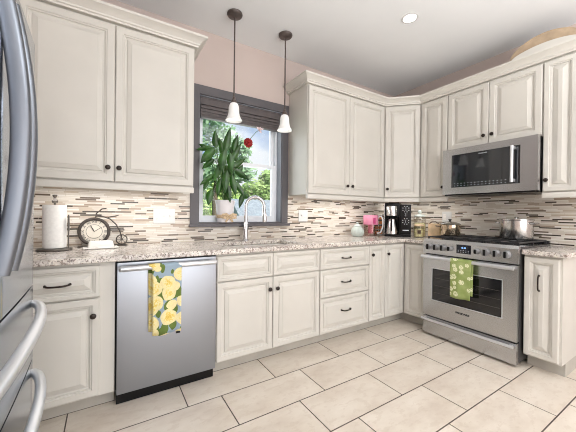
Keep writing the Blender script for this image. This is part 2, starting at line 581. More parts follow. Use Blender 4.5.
def text(name, s, size, mat, parent, loc, rot, ext=0.0004, bold=0.0):
    cu = bpy.data.curves.new(name, 'FONT')
    cu.body = s; cu.size = size; cu.extrude = ext; cu.offset = bold
    cu.align_x = 'CENTER'; cu.align_y = 'CENTER'
    tmp = bpy.data.objects.new(name + '_curve', cu)
    C.objects.link(tmp)
    bpy.context.view_layer.update()
    me = bpy.data.meshes.new_from_object(tmp.evaluated_get(bpy.context.evaluated_depsgraph_get()))
    bpy.data.objects.remove(tmp); bpy.data.curves.remove(cu)
    me.name = name
    me.materials.clear(); me.materials.append(mat)
    o = bpy.data.objects.new(name, me)
    C.objects.link(o)
    o.parent = parent; o.location = loc; o.rotation_euler = rot
    return o

# ------------------------------------------------------------------ room shell
CEIL = 2.815
XL, YB = -4.36, -5.5
WX0, WX1, WZ0, WZ1 = -2.69, -1.825, 1.073, 2.235        # window opening
struct('floor', MB().box(XL - 0.15, 0.15, YB - 0.15, 0.15, -0.08, 0), M['floor'])
struct('ceiling', MB().box(XL - 0.15, 0.15, YB - 0.15, 0.15, CEIL, CEIL + 0.12), M['ceiling'])
struct('wall_back', MB().cells([XL - 0.15, WX0, WX1, 0.15], [0, WZ0, WZ1, CEIL], lambda i, j: not (i == 1 and j == 1),
       0.0, 0.15, lambda u, v, w: (u, w, v)), M['wall'])
struct('wall_right', MB().box(0, 0.15, YB, 0, 0, CEIL), M['wall'])
struct('wall_left', MB().box(XL - 0.15, XL, YB, 0, 0, CEIL), M['wall'])
struct('wall_front', MB().box(XL - 0.15, 0.15, YB - 0.15, YB, 0, CEIL), M['wall'])
# mosaic backsplash on both walls
TZ0, TZ1 = 0.9145, 1.395
struct('trim_1', MB().cells([XL, WX0 - 0.078, WX1 + 0.078, -0.008], [TZ0, 1.058, TZ1], lambda i, j: not (i == 1 and j == 1),
       -0.008, 0.0, lambda u, v, w: (u, w, v)), M['mosaic_x'])
struct('trim_2', MB().box(-0.008, 0, -1.925, 0.0, TZ0, TZ1 + 0.02), M['mosaic_y'])

# window: casing, stool, vinyl frame, two sashes with panes
win = bpy.data.objects.new('window_1', None); C.objects.link(win)
win.location = ((WX0 + WX1) / 2, 0, WZ0); win['kind'] = 'structure'
win['label'] = 'double hung window with charcoal casing above the sink'; win['category'] = 'window'
ox, oz = win.location.x, WZ0
def W(mb, dx=-ox, dz=-oz):
    bmesh.ops.translate(mb.bm, vec=(dx, 0, dz), verts=mb.bm.verts[:]); return mb
cw = 0.075
mb = MB()
mb.cells([WX0 - cw, WX0, WX1, WX1 + cw], [WZ0 - 0.002, WZ1, WZ1 + 0.078], lambda i, j: not (i == 1 and j == 0), -0.022, -0.0002,
         lambda u, v, w: (u, w, v))
obj('casing', W(mb), M['casing'], win)
obj('sill', W(MB().box(WX0 - cw - 0.012, WX1 + cw + 0.012, -0.055, -0.0085, WZ0 - 0.028, WZ0 - 0.003, 0.004).box(WX0 + 0.001, WX1 - 0.001, -0.012, 0.075, WZ0 - 0.0, WZ0 + 0.012)), M['casing'], win)
mb = MB()
mb.box(WX0 + 0.0005, WX0 + 0.008, 0.0, 0.15, WZ0 + 0.013, WZ1 - 0.009); mb.box(WX1 - 0.008, WX1 - 0.0005, 0.0, 0.15, WZ0 + 0.013, WZ1 - 0.009)
mb.box(WX0 + 0.0005, WX1 - 0.0005, 0.0, 0.15, WZ1 - 0.008, WZ1 - 0.0005)
obj('jamb_lining', W(mb), plain('grey_jamb_paint', (134, 138, 146), 0.5, var=0.03), win)
mb = MB()
fx0, fx1, fz0, fz1 = WX0 + 0.009, WX1 - 0.009, WZ0 + 0.013, WZ1 - 0.009
mb.cells([fx0, fx0 + 0.014, fx1 - 0.02, fx1], [fz0, fz0 + 0.02, fz1 - 0.02, fz1], lambda i, j: not (i == 1 and j == 1), 0.076, 0.148,
         lambda u, v, w: (u, w, v))
obj('window_frame', W(mb), M['vinyl'], win)
zm = 1.665
def sash(x0, x1, z0, z1, y0, y1):
    b = 0.04
    s = obj('sash', W(MB().cells([x0, x0 + b, x1 - b, x1], [z0, z0 + b, z1 - 0.035, z1], lambda i, j: not (i == 1 and j == 1), y0, y1,
            lambda u, v, w: (u, w, v))), M['vinyl'], win)
    obj('pane', W(MB().box(x0 + b - 0.003, x1 - b + 0.003, (y0 + y1) / 2 - 0.002, (y0 + y1) / 2 + 0.002, z0 + b - 0.003, z1 - 0.035 + 0.003)), M['glass'], s)
sash(fx0 + 0.0145, fx1 - 0.0205, fz0 + 0.0205, zm + 0.018, 0.08, 0.108)
sash(fx0 + 0.0145, fx1 - 0.0205, zm - 0.018, fz1 - 0.0205, 0.111, 0.139)

# ------------------------------------------------------------------ knobs and pulls
def knob(parent, x, y, z, kind='x'):
    """a round knob on a face looking towards -y"""
    return obj('knob', MB().lathe([(0.006, -0.001), (0.006, 0.010), (0.0145, 0.013), (0.0165, 0.018), (0.0145, 0.024), (0.008, 0.027), (0, 0.0275)],
               (x, y, z), 20, 'y'), M['bronze'], parent)
def pull(parent, x, y, z, w=0.11, vertical=False):
    pts = []
    for i in range(13):
        t = -1 + 2 * i / 12
        o = 0.026 * (1 - t ** 6) ** 0.5 if abs(t) < 1 else 0
        dz = 0.004 * (1 - t * t)
        pts.append((x, y - o - 0.002 + 0.003, z + t * w / 2) if vertical else (x + t * w / 2, y - o - 0.002 + 0.003, z - dz))
    return obj('pull', MB().tube(pts, [0.0075 if i in (0, 12) else 0.0052 for i in range(13)], 10), M['bronze'], parent)

# ------------------------------------------------------------------ base cabinets
CAB_TOP = 0.8785
def base_unit(label, loc, rz, w, fronts, kick=True, side=None, body_w=None):
    """fronts: (kind, x0, x1, z0, z1, hardware); local x along the wall, face towards -y"""
    t = thing('base_cabinet', label, 'cabinet', loc, rz)
    mb = MB().box(0.0005, w - 0.0005, -0.61, -0.001, 0.10, CAB_TOP - 0.0005)
    obj('cabinet_body', mb, M['cabinet'], t)
    if kick:
        obj('toe_kick', MB().box(0.0005, w - 0.0005, -0.5285, -0.02, 0.0, 0.0995), M['toe'], t)
    for (kind, x0, x1, z0, z1, hw) in fronts:
        f = obj('door' if kind == 'door' else 'drawer_front' if kind == 'drawer' else 'false_front',
                MB().panel(x0, x1, z0, z1, -0.6105, 0.021, 0.05 if kind == 'door' else 0.036), M['cabinet'], t, ang=10)
        if hw:
            if hw[0] == 'knob': knob(f, hw[1], -0.6315, hw[2])
            elif hw[0] == 'pull': pull(f, hw[1], -0.6315, hw[2])
            else: pull(f, hw[1], -0.6315, hw[2], 0.115, True)
    return t

G = 0.002
t = base_unit('cream base cabinet beside the refrigerator, one drawer over one door', (-3.95, 0, 0), 0, 0.605,
          [('drawer', 0.10, 0.529, 0.682, 0.862, ('pull', 0.335, 0.770)),
           ('door', 0.10, 0.529, 0.112, 0.673, ('knob', 0.497, 0.578))])
base_unit('cream sink base cabinet with two doors under two false drawer fronts', (-2.728, 0, 0), 0, 0.931,
          [('false', 0.004, 0.4555, 0.682, 0.862, None), ('false', 0.4605, 0.927, 0.682, 0.862, None),
           ('door', 0.004, 0.4555, 0.112, 0.674, ('knob', 0.424, 0.582)), ('door', 0.4605, 0.927, 0.112, 0.674, ('knob', 0.492, 0.582))])
base_unit('cream three-drawer base cabinet right of the sink doors', (-1.796, 0, 0), 0, 0.617,
          [('drawer', 0.003, 0.614, 0.682, 0.862, ('pull', 0.3075, 0.772)),
           ('drawer', 0.003, 0.614, 0.431, 0.673, ('pull', 0.3075, 0.552)),
           ('drawer', 0.003, 0.614, 0.112, 0.422, ('pull', 0.3075, 0.290))])
base_unit('narrow cream base cabinet with one full-height door right of the drawers', (-1.178, 0, 0), 0, 0.239,
          [('door', 0.003, 0.236, 0.112, 0.862, ('knob', 0.038, 0.772))])
t = base_unit('narrow cream end cabinet right of the range with a vertical pull', (0, -1.672, 0), -PI / 2, 0.221,
          [('door', 0.003, 0.206, 0.112, 0.862, ('vpull', 0.094, 0.672))])

# corner base cabinet, L-shaped, two doors meeting in the inside corner
t = thing('corner_base_cabinet', 'L-shaped cream corner base cabinet with two doors meeting at the inside corner', 'cabinet', (-0.47, -0.47, 0))
poly = [(-0.938, -0.001), (-0.938, -0.61), (-0.61, -0.61), (-0.61, -0.888), (-0.001, -0.888), (-0.001, -0.001)]
obj('cabinet_body', MB().prism([(x + 0.47, y + 0.47) for x, y in poly], 0.10, CAB_TOP - 0.0005), M['cabinet'], t)
poly = [(-0.938, -0.02), (-0.938, -0.5285), (-0.5285, -0.5285), (-0.5285, -0.888), (-0.02, -0.888), (-0.02, -0.02)]
obj('toe_kick', MB().prism([(x + 0.47, y + 0.47) for x, y in poly], 0.0, 0.0995), M['toe'], t)
d = obj('door', MB().panel(-0.936 + 0.47, -0.634 + 0.47, 0.112, 0.862, -0.6105 + 0.47, 0.021, 0.05), M['cabinet'], t)
knob(d, -0.905 + 0.47, -0.6315 + 0.47, 0.768)
obj('door', MB().panel(0, 0.252, 0.112, 0.862, 0, 0.021, 0.05), M['cabinet'], t, (-0.6105 + 0.47, -0.634 + 0.47, 0), (0, 0, -PI / 2))

# ------------------------------------------------------------------ wall cabinets
UZ0, UZ1, UB = 1.373, 2.4265, 1.322
def wall_unit(label, loc, rz, w, doors, z0=UZ0, rail=True, top=2.44, face=-0.33):
    t = thing('wall_cabinet', label, 'cabinet', loc, rz)
    L = loc[2]
    obj('cabinet_body', MB().box(0.0005, w - 0.0005, face, -0.0085 if z0 < 1.5 else -0.0225, z0 - 0.008 - L, top - L), M['cabinet'], t)
    for (x0, x1, kx, kz) in doors:
        f = obj('door', MB().panel(x0, x1, z0 + 0.002 - L, UZ1 - L, face - 0.0005, 0.021, 0.058), M['cabinet'], t)
        if kx is not None: knob(f, kx, face - 0.0215, kz - L)
    if rail:
        mb = MB()
        mb.box(0.0005, w - 0.0005, face - 0.022, face + 0.012, UB - L, z0 - 0.0085 - L, 0.004)
        obj('light_rail', mb, M['crown'], t)
    return t
wall_unit('large cream wall cabinet with two doors left of the window', (-3.86, 0, 1.322), 0, 1.04,
          [(0.012, 0.5095, 0.473, 1.467), (0.5135, 1.034, 0.537, 1.467)])
wall_unit('cream wall cabinet with two doors right of the window', (-1.735, 0, 1.322), 0, 1.124,
          [(0.006, 0.5495, 0.515, 1.471), (0.5535, 1.104, 0.588, 1.471)])
wall_unit('cream wall cabinet with one door between corner and microwave', (0, -0.611, 1.322), -PI / 2, 0.313,
          [(0.018, 0.309, 0.275, 1.471)])
wall_unit('short cream wall cabinet with two doors above the microwave', (0, -0.925, 1.84), -PI / 2, 0.765,
          [(0.004, 0.3745, 0.341, 1.93), (0.3785, 0.761, 0.409, 1.93)], z0=1.842, rail=False)
wall_unit('cream wall cabinet with one door right of the microwave', (0, -1.691, 1.322), -PI / 2, 0.232,
          [(0.004, 0.206, 0.028, 1.467)])
# diagonal corner wall cabinet
t = thing('corner_wall_cabinet', 'diagonal cream corner wall cabinet with one door above the coffee maker', 'cabinet', (-0.3, -0.3, 1.322))
poly = [(-0.6105, -0.0085), (-0.6105, -0.33), (-0.33, -0.6105), (-0.0085, -0.6105), (-0.0085, -0.0085)]
sh = lambda P, o=0.3: [(x + o, y + o) for x, y in P]
obj('cabinet_body', MB().prism(sh(poly), 1.365 - 1.322, 2.44 - 1.322), M['cabinet'], t)
dw = 0.3755
f = obj('door', MB().panel(-dw / 2, dw / 2, UZ0 + 0.002 - 1.322, UZ1 - 1.322, 0, 0.021, 0.058), M['cabinet'], t, (-0.4705 + 0.3, -0.4705 + 0.3, 0), (0, 0, -PI / 4))
knob(f, -dw / 2 + 0.03, -0.021, 1.471 - 1.322)
obj('light_rail', MB().box(-0.188, 0.188, -0.012, 0.02, UB - 1.322, 1.3645 - 1.322, 0.004), M['crown'], t, (-0.4705 + 0.3, -0.4705 + 0.3, 0), (0, 0, -PI / 4))

# crown mouldings, mitred sweeps
def crown(name, label, path, z=0.0):
    prof = [(-0.03, 2.4405), (0.024, 2.4405), (0.026, 2.452), (0.034, 2.456), (0.036, 2.466), (0.044, 2.474), (0.060, 2.490), (0.076, 2.498),
            (0.080, 2.500), (0.082, 2.515), (-0.03, 2.515)]
    pts = [Vector(p) for p in path]
    n = len(pts)
    mb = MB(); rings = []
    for i in range(n):
        d0 = (pts[i] - pts[i - 1]).normalized() if i > 0 else (pts[1] - pts[0]).normalized()
        d1 = (pts[i + 1] - pts[i]).normalized() if i < n - 1 else d0
        n0, n1 = Vector((d0.y, -d0.x)), Vector((d1.y, -d1.x))
        mi = (n0 + n1).normalized(); mi = mi / max(0.3, mi.dot(n0))
        rings.append([mb.bm.verts.new((pts[i].x + mi.x * o, pts[i].y + mi.y * o, h)) for o, h in prof])
    k = len(prof)
    for A, B in zip(rings, rings[1:]):
        for q in range(k):
            mb.bm.faces.new((A[q], A[(q + 1) % k], B[(q + 1) % k], B[q]))
    mb.bm.faces.new(rings[0]); mb.bm.faces.new(rings[-1])
    return tag(obj(name, mb, M['crown'], ang=25), label, 'moulding')
crown('crown_moulding', 'cream crown moulding along the cabinet left of the window', [(-3.86, -0.335), (-2.822, -0.335), (-2.822, -0.002)])
crown('crown_moulding', 'long cream crown moulding wrapping the right-hand wall cabinets and corner',
      [(-1.735, -0.002), (-1.735, -0.335), (-0.6125, -0.335), (-0.335, -0.6125), (-0.335, -1.922), (-0.002, -1.922)])

# ------------------------------------------------------------------ countertop and sink
SX0, SX1, SY0, SY1 = -2.61, -1.93, -0.53, -0.16
mb = MB()
mb.cells([XL + 0.001, SX0, SX1, -0.65, -0.0005], [-0.893, -0.65, SY0, SY1, -0.0005],
         lambda i, j: not (i == 1 and j == 2) and not (j == 0 and i < 3), CAB_TOP, 0.914, lambda u, v, w: (u, v, w))
ct = tag(obj('countertop', mb, M['granite']), 'long L-shaped speckled granite countertop running under the window', 'countertop')
bv = ct.modifiers.new('edge', 'BEVEL'); bv.width = 0.006; bv.segments = 3; bv.limit_method = 'ANGLE'
mb = MB().box(-0.65, -0.0005, -1.925, -1.664, CAB_TOP, 0.914, 0.006, 3)
tag(obj('countertop', mb, M['granite']), 'short speckled granite countertop on the end cabinet right of the range', 'countertop')

t = thing('sink', 'undermount stainless sink set into the granite below the window', 'sink', ((SX0 + SX1) / 2, (SY0 + SY1) / 2, 0.69))
mb = MB()
o = 0.004
hx, hy = (SX1 - SX0) / 2 - o, (SY1 - SY0) / 2 - o
rings = []
def rr(hx, hy, r, z, n=6):
    vs = []
    for (cx, cy, a0) in ((hx - r, hy - r, 0), (-hx + r, hy - r, PI / 2), (-hx + r, -hy + r, PI), (hx - r, -hy + r, 1.5 * PI)):
        for k in range(n):
            a = a0 + PI / 2 * k / (n - 1)
            vs.append(mb.bm.verts.new((cx + r * math.cos(a), cy + r * math.sin(a), z)))
    return vs
for (dx, r, z) in ((0, 0.01, 0.186), (0, 0.03, 0.10), (0.006, 0.04, 0.03), (0.03, 0.05, 0.006), (0.06, 0.05, 0.004)):
    rings.append(rr(hx - dx, hy - dx, r, z))
for A, B in zip(rings, rings[1:]):
    for q in range(len(A)):
        mb.bm.faces.new((A[q], A[(q + 1) % len(A)], B[(q + 1) % len(A)], B[q]))
mb.bm.faces.new(rings[-1])
obj('basin', mb, M['steel_x'], t)
obj('drain', MB().lathe([(0.045, 0.005), (0.045, 0.008), (0.03, 0.0085), (0.028, 0.006), (0, 0.006)], (0, 0, 0), 24), M['chrome'], t)

# faucet
t = thing('faucet', 'tall brushed nickel gooseneck faucet behind the sink', 'faucet', (-2.270, -0.10, 0.914), math.radians(62))
obj('base_ring', MB().lathe([(0.032, 0.0002), (0.032, 0.006), (0.029, 0.010), (0.025, 0.014), (0.025, 0.02)], seg=24), M['chrome'], t)
obj('body_column', MB().lathe([(0.0235, 0.02), (0.0235, 0.16), (0.019, 0.17), (0.0185, 0.175)], seg=24), M['chrome'], t)
pts = [(0, 0, 0.175), (0, 0, 0.25), (0, 0, 0.325)]
for i in range(1, 13):
    a = PI * i / 12
    pts.append((0.085 - 0.085 * math.cos(a), 0, 0.325 + 0.085 * math.sin(a)))
pts += [(0.171, 0, 0.30), (0.173, 0, 0.265)]
pts = [(0, -x, z) for x, y, z in pts]
obj('spout', MB().tube(pts, 0.0165, 16), M['chrome'], t)
obj('spray_head', MB().tube([(0, -0.1735, 0.264), (0, -0.175, 0.25), (0, -0.177, 0.20), (0, -0.1775, 0.175)], [0.018, 0.0205, 0.021, 0.018], 16), M['chrome'], t)
obj('lever_handle', MB().tube([(0.021, 0, 0.105), (0.04, 0, 0.108), (0.06, -0.005, 0.112), (0.10, -0.02, 0.122)], [0.013, 0.012, 0.007, 0.006], 12), M['chrome'], t)

# ------------------------------------------------------------------ dishwasher
t = thing('dishwasher', 'stainless steel dishwasher with a full-width bar handle', 'dishwasher', (-3.036, 0, 0))
hw = 0.3035
obj('tub', MB().box(-hw, hw, -0.60, -0.03, 0.10, 0.874), M['black'], t)
mb = MB().box(-hw + 0.004, hw - 0.003, -0.642, -0.602, 0.086, 0.828, 0.005).box(-hw + 0.004, hw - 0.003, -0.636, -0.602, 0.829, 0.868, 0.004)
obj('door_panel', mb, M['steel_x'], t)
hb = obj('handle', MB().tube([(-hw + 0.012, -0.682, 0.838), (-hw + 0.02, -0.684, 0.838), (hw - 0.02, -0.684, 0.838), (hw - 0.012, -0.682, 0.838)], [0.008, 0.013, 0.013, 0.008], 14, ry=[0.012, 0.016, 0.016, 0.012], up=(0, 0, 1)), M['handle_d'], t)
for s in (-1, 1):
    obj('bracket', MB().box(s * (hw - 0.032) - 0.012, s * (hw - 0.032) + 0.012, -0.680, -0.635, 0.829, 0.847, 0.004), M['handle_d'], hb)
obj('toe_panel', MB().box(-hw + 0.004, hw - 0.003, -0.590, -0.10, 0.004, 0.0995), M['black'], t)
obj('latch_vent', MB().box(-0.0135, 0.0135, -0.645, -0.6415, 0.386, 0.400), M['black'], t, (0.047, 0, 0))

# ------------------------------------------------------------------ towels
def drape(name, label, w, bar_r, front, back, mat, loc, rz, wav, shift=0.0, ease=0.003):
    """cloth strip hung over a bar along local x; front drops towards -y"""
    prof = []
    R = bar_r + ease
    nf = 14
    for i in range(nf + 1):
        prof.append((-R, -front + front * i / nf, front * (1 - i / nf)))
    for i in range(1, 8):
        a = PI - PI * i / 8
        prof.append((R * math.cos(a), R * math.sin(a), 0))
    for i in range(nf + 1):
        prof.append((R, -back * i / nf, back * i / nf))
    nx = 14
    mb = MB()
    grid = []
    for j, (py, pz, dep) in enumerate(prof):
        row = []
        for i in range(nx + 1):
            u = i / nx
            side = -1 if j <= nf else 1
            k = min(1.0, dep / 0.25)
            wv = wav * k * math.sin(u * 9.0 + 0.6 + dep * 2.5) * (1 if side < 0 else 0.15)
            y = py + (-(abs(wav) * k * 1.0) + wv if side < 0 else 0)
            x = (u - 0.5) * w * (1 - 0.04 * k) + (shift if side > 0 else 0)
            z = pz - (0.004 * math.sin(u * 5) if dep > 0.3 else 0)
            row.append(mb.bm.verts.new((x, y, z)))
        grid.append(row)
    for a, b in zip(grid, grid[1:]):
        for i in range(nx):
            mb.bm.faces.new((a[i], a[i + 1], b[i + 1], b[i]))
    o = obj(name, mb, mat, None, loc, (0, 0, rz), ang=60)
    sm = o.modifiers.new('thick', 'SOLIDIFY'); sm.thickness = 0.0025; sm.offset = 0
    return o
o = drape('dish_towel', '', 0.172, 0.0165, 0.415, 0.40, M['towel_rose'], (-3.068, -0.684, 0.838), 0, 0.006, shift=-0.018)
tag(o, 'yellow rose print dish towel hanging from the dishwasher handle', 'towel')
o = drape('dish_towel', '', 0.175, 0.0155, 0.325, 0.29, M['towel_green'], (-0.748, -1.275, 0.772), -PI / 2, 0.004)
tag(o, 'green dish towel with white flowers hanging from the oven handle', 'towel')

# ------------------------------------------------------------------ range
RY0, RW = -0.893, 0.768
t = thing('gas_range', 'stainless steel gas range with black grates and a row of eight knobs', 'range', (0, RY0, 0), -PI / 2)
obj('range_body', MB().box(0.003, RW - 0.003, -0.655, -0.012, 0.03, 0.905), plain('dark_range_side', (62, 60, 60), 0.5, var=0.05), t)
obj('cooktop', MB().box(0.001, RW - 0.001, -0.665, -0.012, 0.906, 0.932, 0.005).box(0.001, RW - 0.001, -0.055, -0.012, 0.930, 0.955, 0.004), M['enamel'], t)
# control panel, tilted face
mb = MB().prism([(0, 0), (0.04, 0), (0.04, 0.142), (0.018, 0.142), (0.0, 0.118)], 0, RW)
bmesh.ops.transform(mb.bm, matrix=Matrix(((0, 0, 1, 0), (1, 0, 0, -0.700), (0, 1, 0, 0.800), (0, 0, 0, 1))), verts=mb.bm.verts[:])
cp = obj('control_panel', mb, M['steel_y'], t)
for i, (x, r) in enumerate(((0.062, 0.028), (0.130, 0.028), (0.196, 0.028), (0.260, 0.021), (0.482, 0.021), (0.550, 0.028), (0.622, 0.028), (0.694, 0.028))):
    k = obj('burner_knob', MB().lathe([(r * 1.12, 0), (r * 1.12, 0.006), (r, 0.008), (r * 0.92, 0.028), (r * 0.85, 0.031), (0, 0.0315)], (x, -0.7003, 0.868), 24, 'y'), M['knobgrey'], cp)
    obj('grip', MB().box(x - 0.008, x + 0.008, -0.742, -0.731, 0.868 - r * 0.9, 0.868 + r * 0.9, 0.003), M['black'], k)
dp = obj('display', MB().box(0.316, 0.434, -0.7035, -0.7002, 0.834, 0.912, 0.001), M['disp'], cp)
text('clock_digits', '12:45', 0.020, M['led'], dp, (0.375, -0.7037, 0.885), (PI / 2, 0, 0))
mb = MB()
for r_ in range(2):
    for c_ in range(5):
        mb.box(0.329 + c_ * 0.021, 0.337 + c_ * 0.021, -0.7042, -0.7035, 0.846 + r_ * 0.014, 0.849 + r_ * 0.014)
obj('touch_keys', mb, M['text_light'], dp)
# oven door
mb = MB().cells([0.003, 0.093, 0.668, RW - 0.003], [0.198, 0.357, 0.662, 0.790], lambda i, j: not (i == 1 and j == 1), -0.700, -0.657, lambda u, v, w: (u, w, v))
dr = obj('oven_door', mb, M['steel_y'], t)
obj('oven_window', MB().box(0.0935, 0.6675, -0.696, -0.660, 0.3575, 0.6615), M['darkglass'], dr)
mb = MB()
for z in (0.43, 0.50, 0.57):
    mb.tube([(0.11, -0.6972, z), (0.65, -0.6972, z)], 0.0012, 6)
obj('rack_lines', mb, M['pewter'], dr)
hd = obj('handle', MB().tube([(0.012, -0.748, 0.772), (RW - 0.012, -0.748, 0.772)], 0.0155, 18), M['handle_d'], dr)
for x in (0.035, RW - 0.035):
    obj('bracket', MB().box(x - 0.014, x + 0.014, -0.746, -0.699, 0.761, 0.783, 0.004), M['handle_d'], hd)
text('badge', 'FRIGIDAIRE', 0.0225, M['text_dark'], dr, (0.371, -0.7004, 0.298), (PI / 2, 0, 0), bold=0.0012)
obj('window_trim', MB().cells([0.0895, 0.0955, 0.6655, 0.6715], [0.3535, 0.3595, 0.6595, 0.6655], lambda i, j: not (i == 1 and j == 1), -0.7035, -0.6975, lambda u, v, w: (u, w, v)), M['handle_d'], dr)
# warming drawer
dw_ = obj('drawer', MB().box(0.003, RW - 0.003, -0.700, -0.657, 0.022, 0.186, 0.004), M['steel_y'], t)
hd = obj('handle', MB().tube([(0.012, -0.735, 0.166), (RW - 0.012, -0.735, 0.166)], 0.0115, 16), M['handle_d'], dw_)
for x in (0.035, RW - 0.035):
    obj('bracket', MB().box(x - 0.01, x + 0.01, -0.733, -0.699, 0.159, 0.173, 0.003), M['handle_d'], hd)
for x in (0.05, RW - 0.05):
    for y in (-0.60, -0.08):
        obj('foot', MB().lathe([(0.02, 0), (0.02, 0.01), (0.012, 0.012), (0.012, 0.031)], (x, y, 0), 12), M['black'], t)
# burners and grates
for (x, y, r) in ((0.15, -0.50, 0.045), (0.15, -0.20, 0.038), (0.384, -0.35, 0.05), (0.618, -0.50, 0.05), (0.618, -0.20, 0.038)):
    obj('burner_cap', MB().lathe([(r, 0.932), (r, 0.940), (r * 0.85, 0.944), (r * 0.8, 0.949), (0, 0.950)], (x, y, 0), 20), M['iron'], t)
for k in range(3):
    x0, x1 = 0.014 + k * 0.2475, 0.014 + k * 0.2475 + 0.2445
    mb = MB()
    for y in (-0.642, -0.505, -0.350, -0.195, -0.065):
        mb.box(x0, x1, y - 0.006, y + 0.006, 0.951, 0.963, 0.002, 1)
    for x in (x0 + 0.006, (x0 + x1) / 2, x1 - 0.006):
        mb.box(x - 0.006, x + 0.006, -0.648, -0.059, 0.9515, 0.9635, 0.002, 1)
    for x in (x0 + 0.008, x1 - 0.008):
        for y in (-0.640, -0.350, -0.067):
            mb.box(x - 0.007, x + 0.007, y - 0.007, y + 0.007, 0.9325, 0.955)
    obj('grate', mb, M['iron'], t)

# ------------------------------------------------------------------ microwave
t = thing('microwave', 'stainless over-the-range microwave with a vertical bar handle', 'microwave', (0, -0.926, 1.372), -PI / 2)
mw, mh = 0.764, 0.463
obj('case', MB().box(0.002, mw - 0.002, -0.385, -0.024, 0.0, mh - 0.004), M['black'], t)
mb = MB().cells([0.0, 0.088, 0.648, mw], [0.012, 0.078, 0.402, mh], lambda i, j: not (i == 1 and j == 1), -0.432, -0.386, lambda u, v, w: (u, w, v))
f = obj('front_frame', mb, M['steel_y'], t)
obj('door_glass', MB().box(0.0885, 0.6475, -0.428, -0.390, 0.0785, 0.4015), M['micglass'], t)
mb = MB()
for r_ in range(2):
    for c_ in range(15):
        mb.box(0.112 + c_ * 0.0305, 0.123 + c_ * 0.0305, -0.4287, -0.4283, 0.092 + r_ * 0.022, 0.097 + r_ * 0.022)
obj('touch_keys', mb, M['text_dim'], t)
text('badge', 'FRIGIDAIRE', 0.014, M['text_light'], t, (0.365, -0.4284, 0.382), (PI / 2, 0, 0))
hd = obj('handle', MB().tube([(0.604, -0.476, 0.088), (0.604, -0.476, 0.398)], 0.0115, 16), M['handle_d'], t)
for z in (0.105, 0.38):
    obj('bracket', MB().box(0.594, 0.614, -0.474, -0.428, z - 0.012, z + 0.012, 0.003), M['handle_d'], hd)
mb = MB().box(0.02, mw - 0.02, -0.425, -0.385, -0.0, 0.0115)
obj('vent_grille', mb, M['black'], t)
for x in (0.10, 0.46):
    obj('grease_filter', MB().box(x, x + 0.2, -0.32, -0.12, -0.006, -0.0005), M['pewter'], t)

# ------------------------------------------------------------------ refrigerator (against the left wall, doors facing +x)
FY0, FY1, FX = -2.09, -1.15, -3.628
t = thing('refrigerator', 'stainless steel french door refrigerator with bowed bar handles', 'refrigerator', (-4.0, (FY0 + FY1) / 2, 0))
lx = lambda x: x + 4.0
fy = (FY1 - FY0) / 2
obj('case', MB().box(lx(-4.345), lx(FX - 0.0705), -fy + 0.004, fy - 0.004, 0.02, 1.79, 0.006), plain('grey_fridge_case', (92, 94, 98), 0.5, var=0.03), t)
def front(y0, y1, z0, z1):
    mb = MB(); n = 12
    F_, B_ = [], []
    ys = [y0, y0 + 0.003, y0 + 0.012] + [y0 + (y1 - y0) * i / n for i in range(1, n)] + [y1 - 0.012, y1 - 0.003, y1]
    xs = []
    for i, y in enumerate(ys):
        e = min(y - y0, y1 - y)
        rnd = 0.010 * (1 - min(1.0, e / 0.012)) ** 2
        xs.append(lx(FX) + 0.012 * (1 - (y / fy) ** 2) - 0.010 * (y / fy) ** 4 * 0 - rnd)
    poly = [(x, y) for x, y in zip(xs, ys)] + [(lx(FX - 0.07), y1), (lx(FX - 0.07), y0)]
    mb.prism(poly, z0, z1)
    return mb
def bow_v(y, z0, z1, s0=0.010, s1=0.047):
    pts = []
    xb = lx(FX) + 0.012
    for i in range(25):
        u = i / 24
        k = 1 - (2 * u - 1) ** 2
        pts.append((xb + s0 + (s1 - s0) * k, y, z0 + (z1 - z0) * u))
    mb = MB().tube(pts, 0.014, 16, ry=0.020, up=(1, 0, 0), sq=0.7)
    return mb, xb
for s, (y0, y1) in ((1, (0.003, fy)), (-1, (-fy, -0.003))):
    d = obj('door', front(y0, y1, 0.897, 1.80), M['steel_f'], t)
    mb, xb = bow_v(s * 0.036, 1.02, 1.70)
    h = obj('handle', mb, M['handle_f'], d)
    for z in (1.04, 1.68):
        obj('bracket', MB().box(xb - 0.004, xb + 0.020, s * 0.036 - 0.010, s * 0.036 + 0.010, z - 0.016, z + 0.016, 0.004), M['handle_f'], h)
def bow_h(z, y0, y1):
    pts = []
    for i in range(31):
        u = i / 30
        y = y0 + (y1 - y0) * u
        k = (1 - abs(2 * u - 1) ** 3.0)
        xb = lx(FX) + 0.012 * (1 - (y / fy) ** 2)
        pts.append((xb + 0.002 + 0.050 * k ** 0.6, y, z))
    return MB().tube(pts, 0.0155, 16, ry=0.0135, up=(0, 0, 1), sq=0.8)
for z0, z1, hz in ((0.617, 0.890, 0.825), (0.06, 0.610, 0.565)):
    d = obj('drawer', front(-fy, fy, z0, z1), M['steel_f'], t)
    obj('handle', bow_h(hz, -fy + 0.03, fy - 0.03), M['handle_d'], d)
obj('base_grille', MB().box(lx(-4.30), lx(FX - 0.09), -fy + 0.02, fy - 0.02, 0.0, 0.0195), M['black'], t)

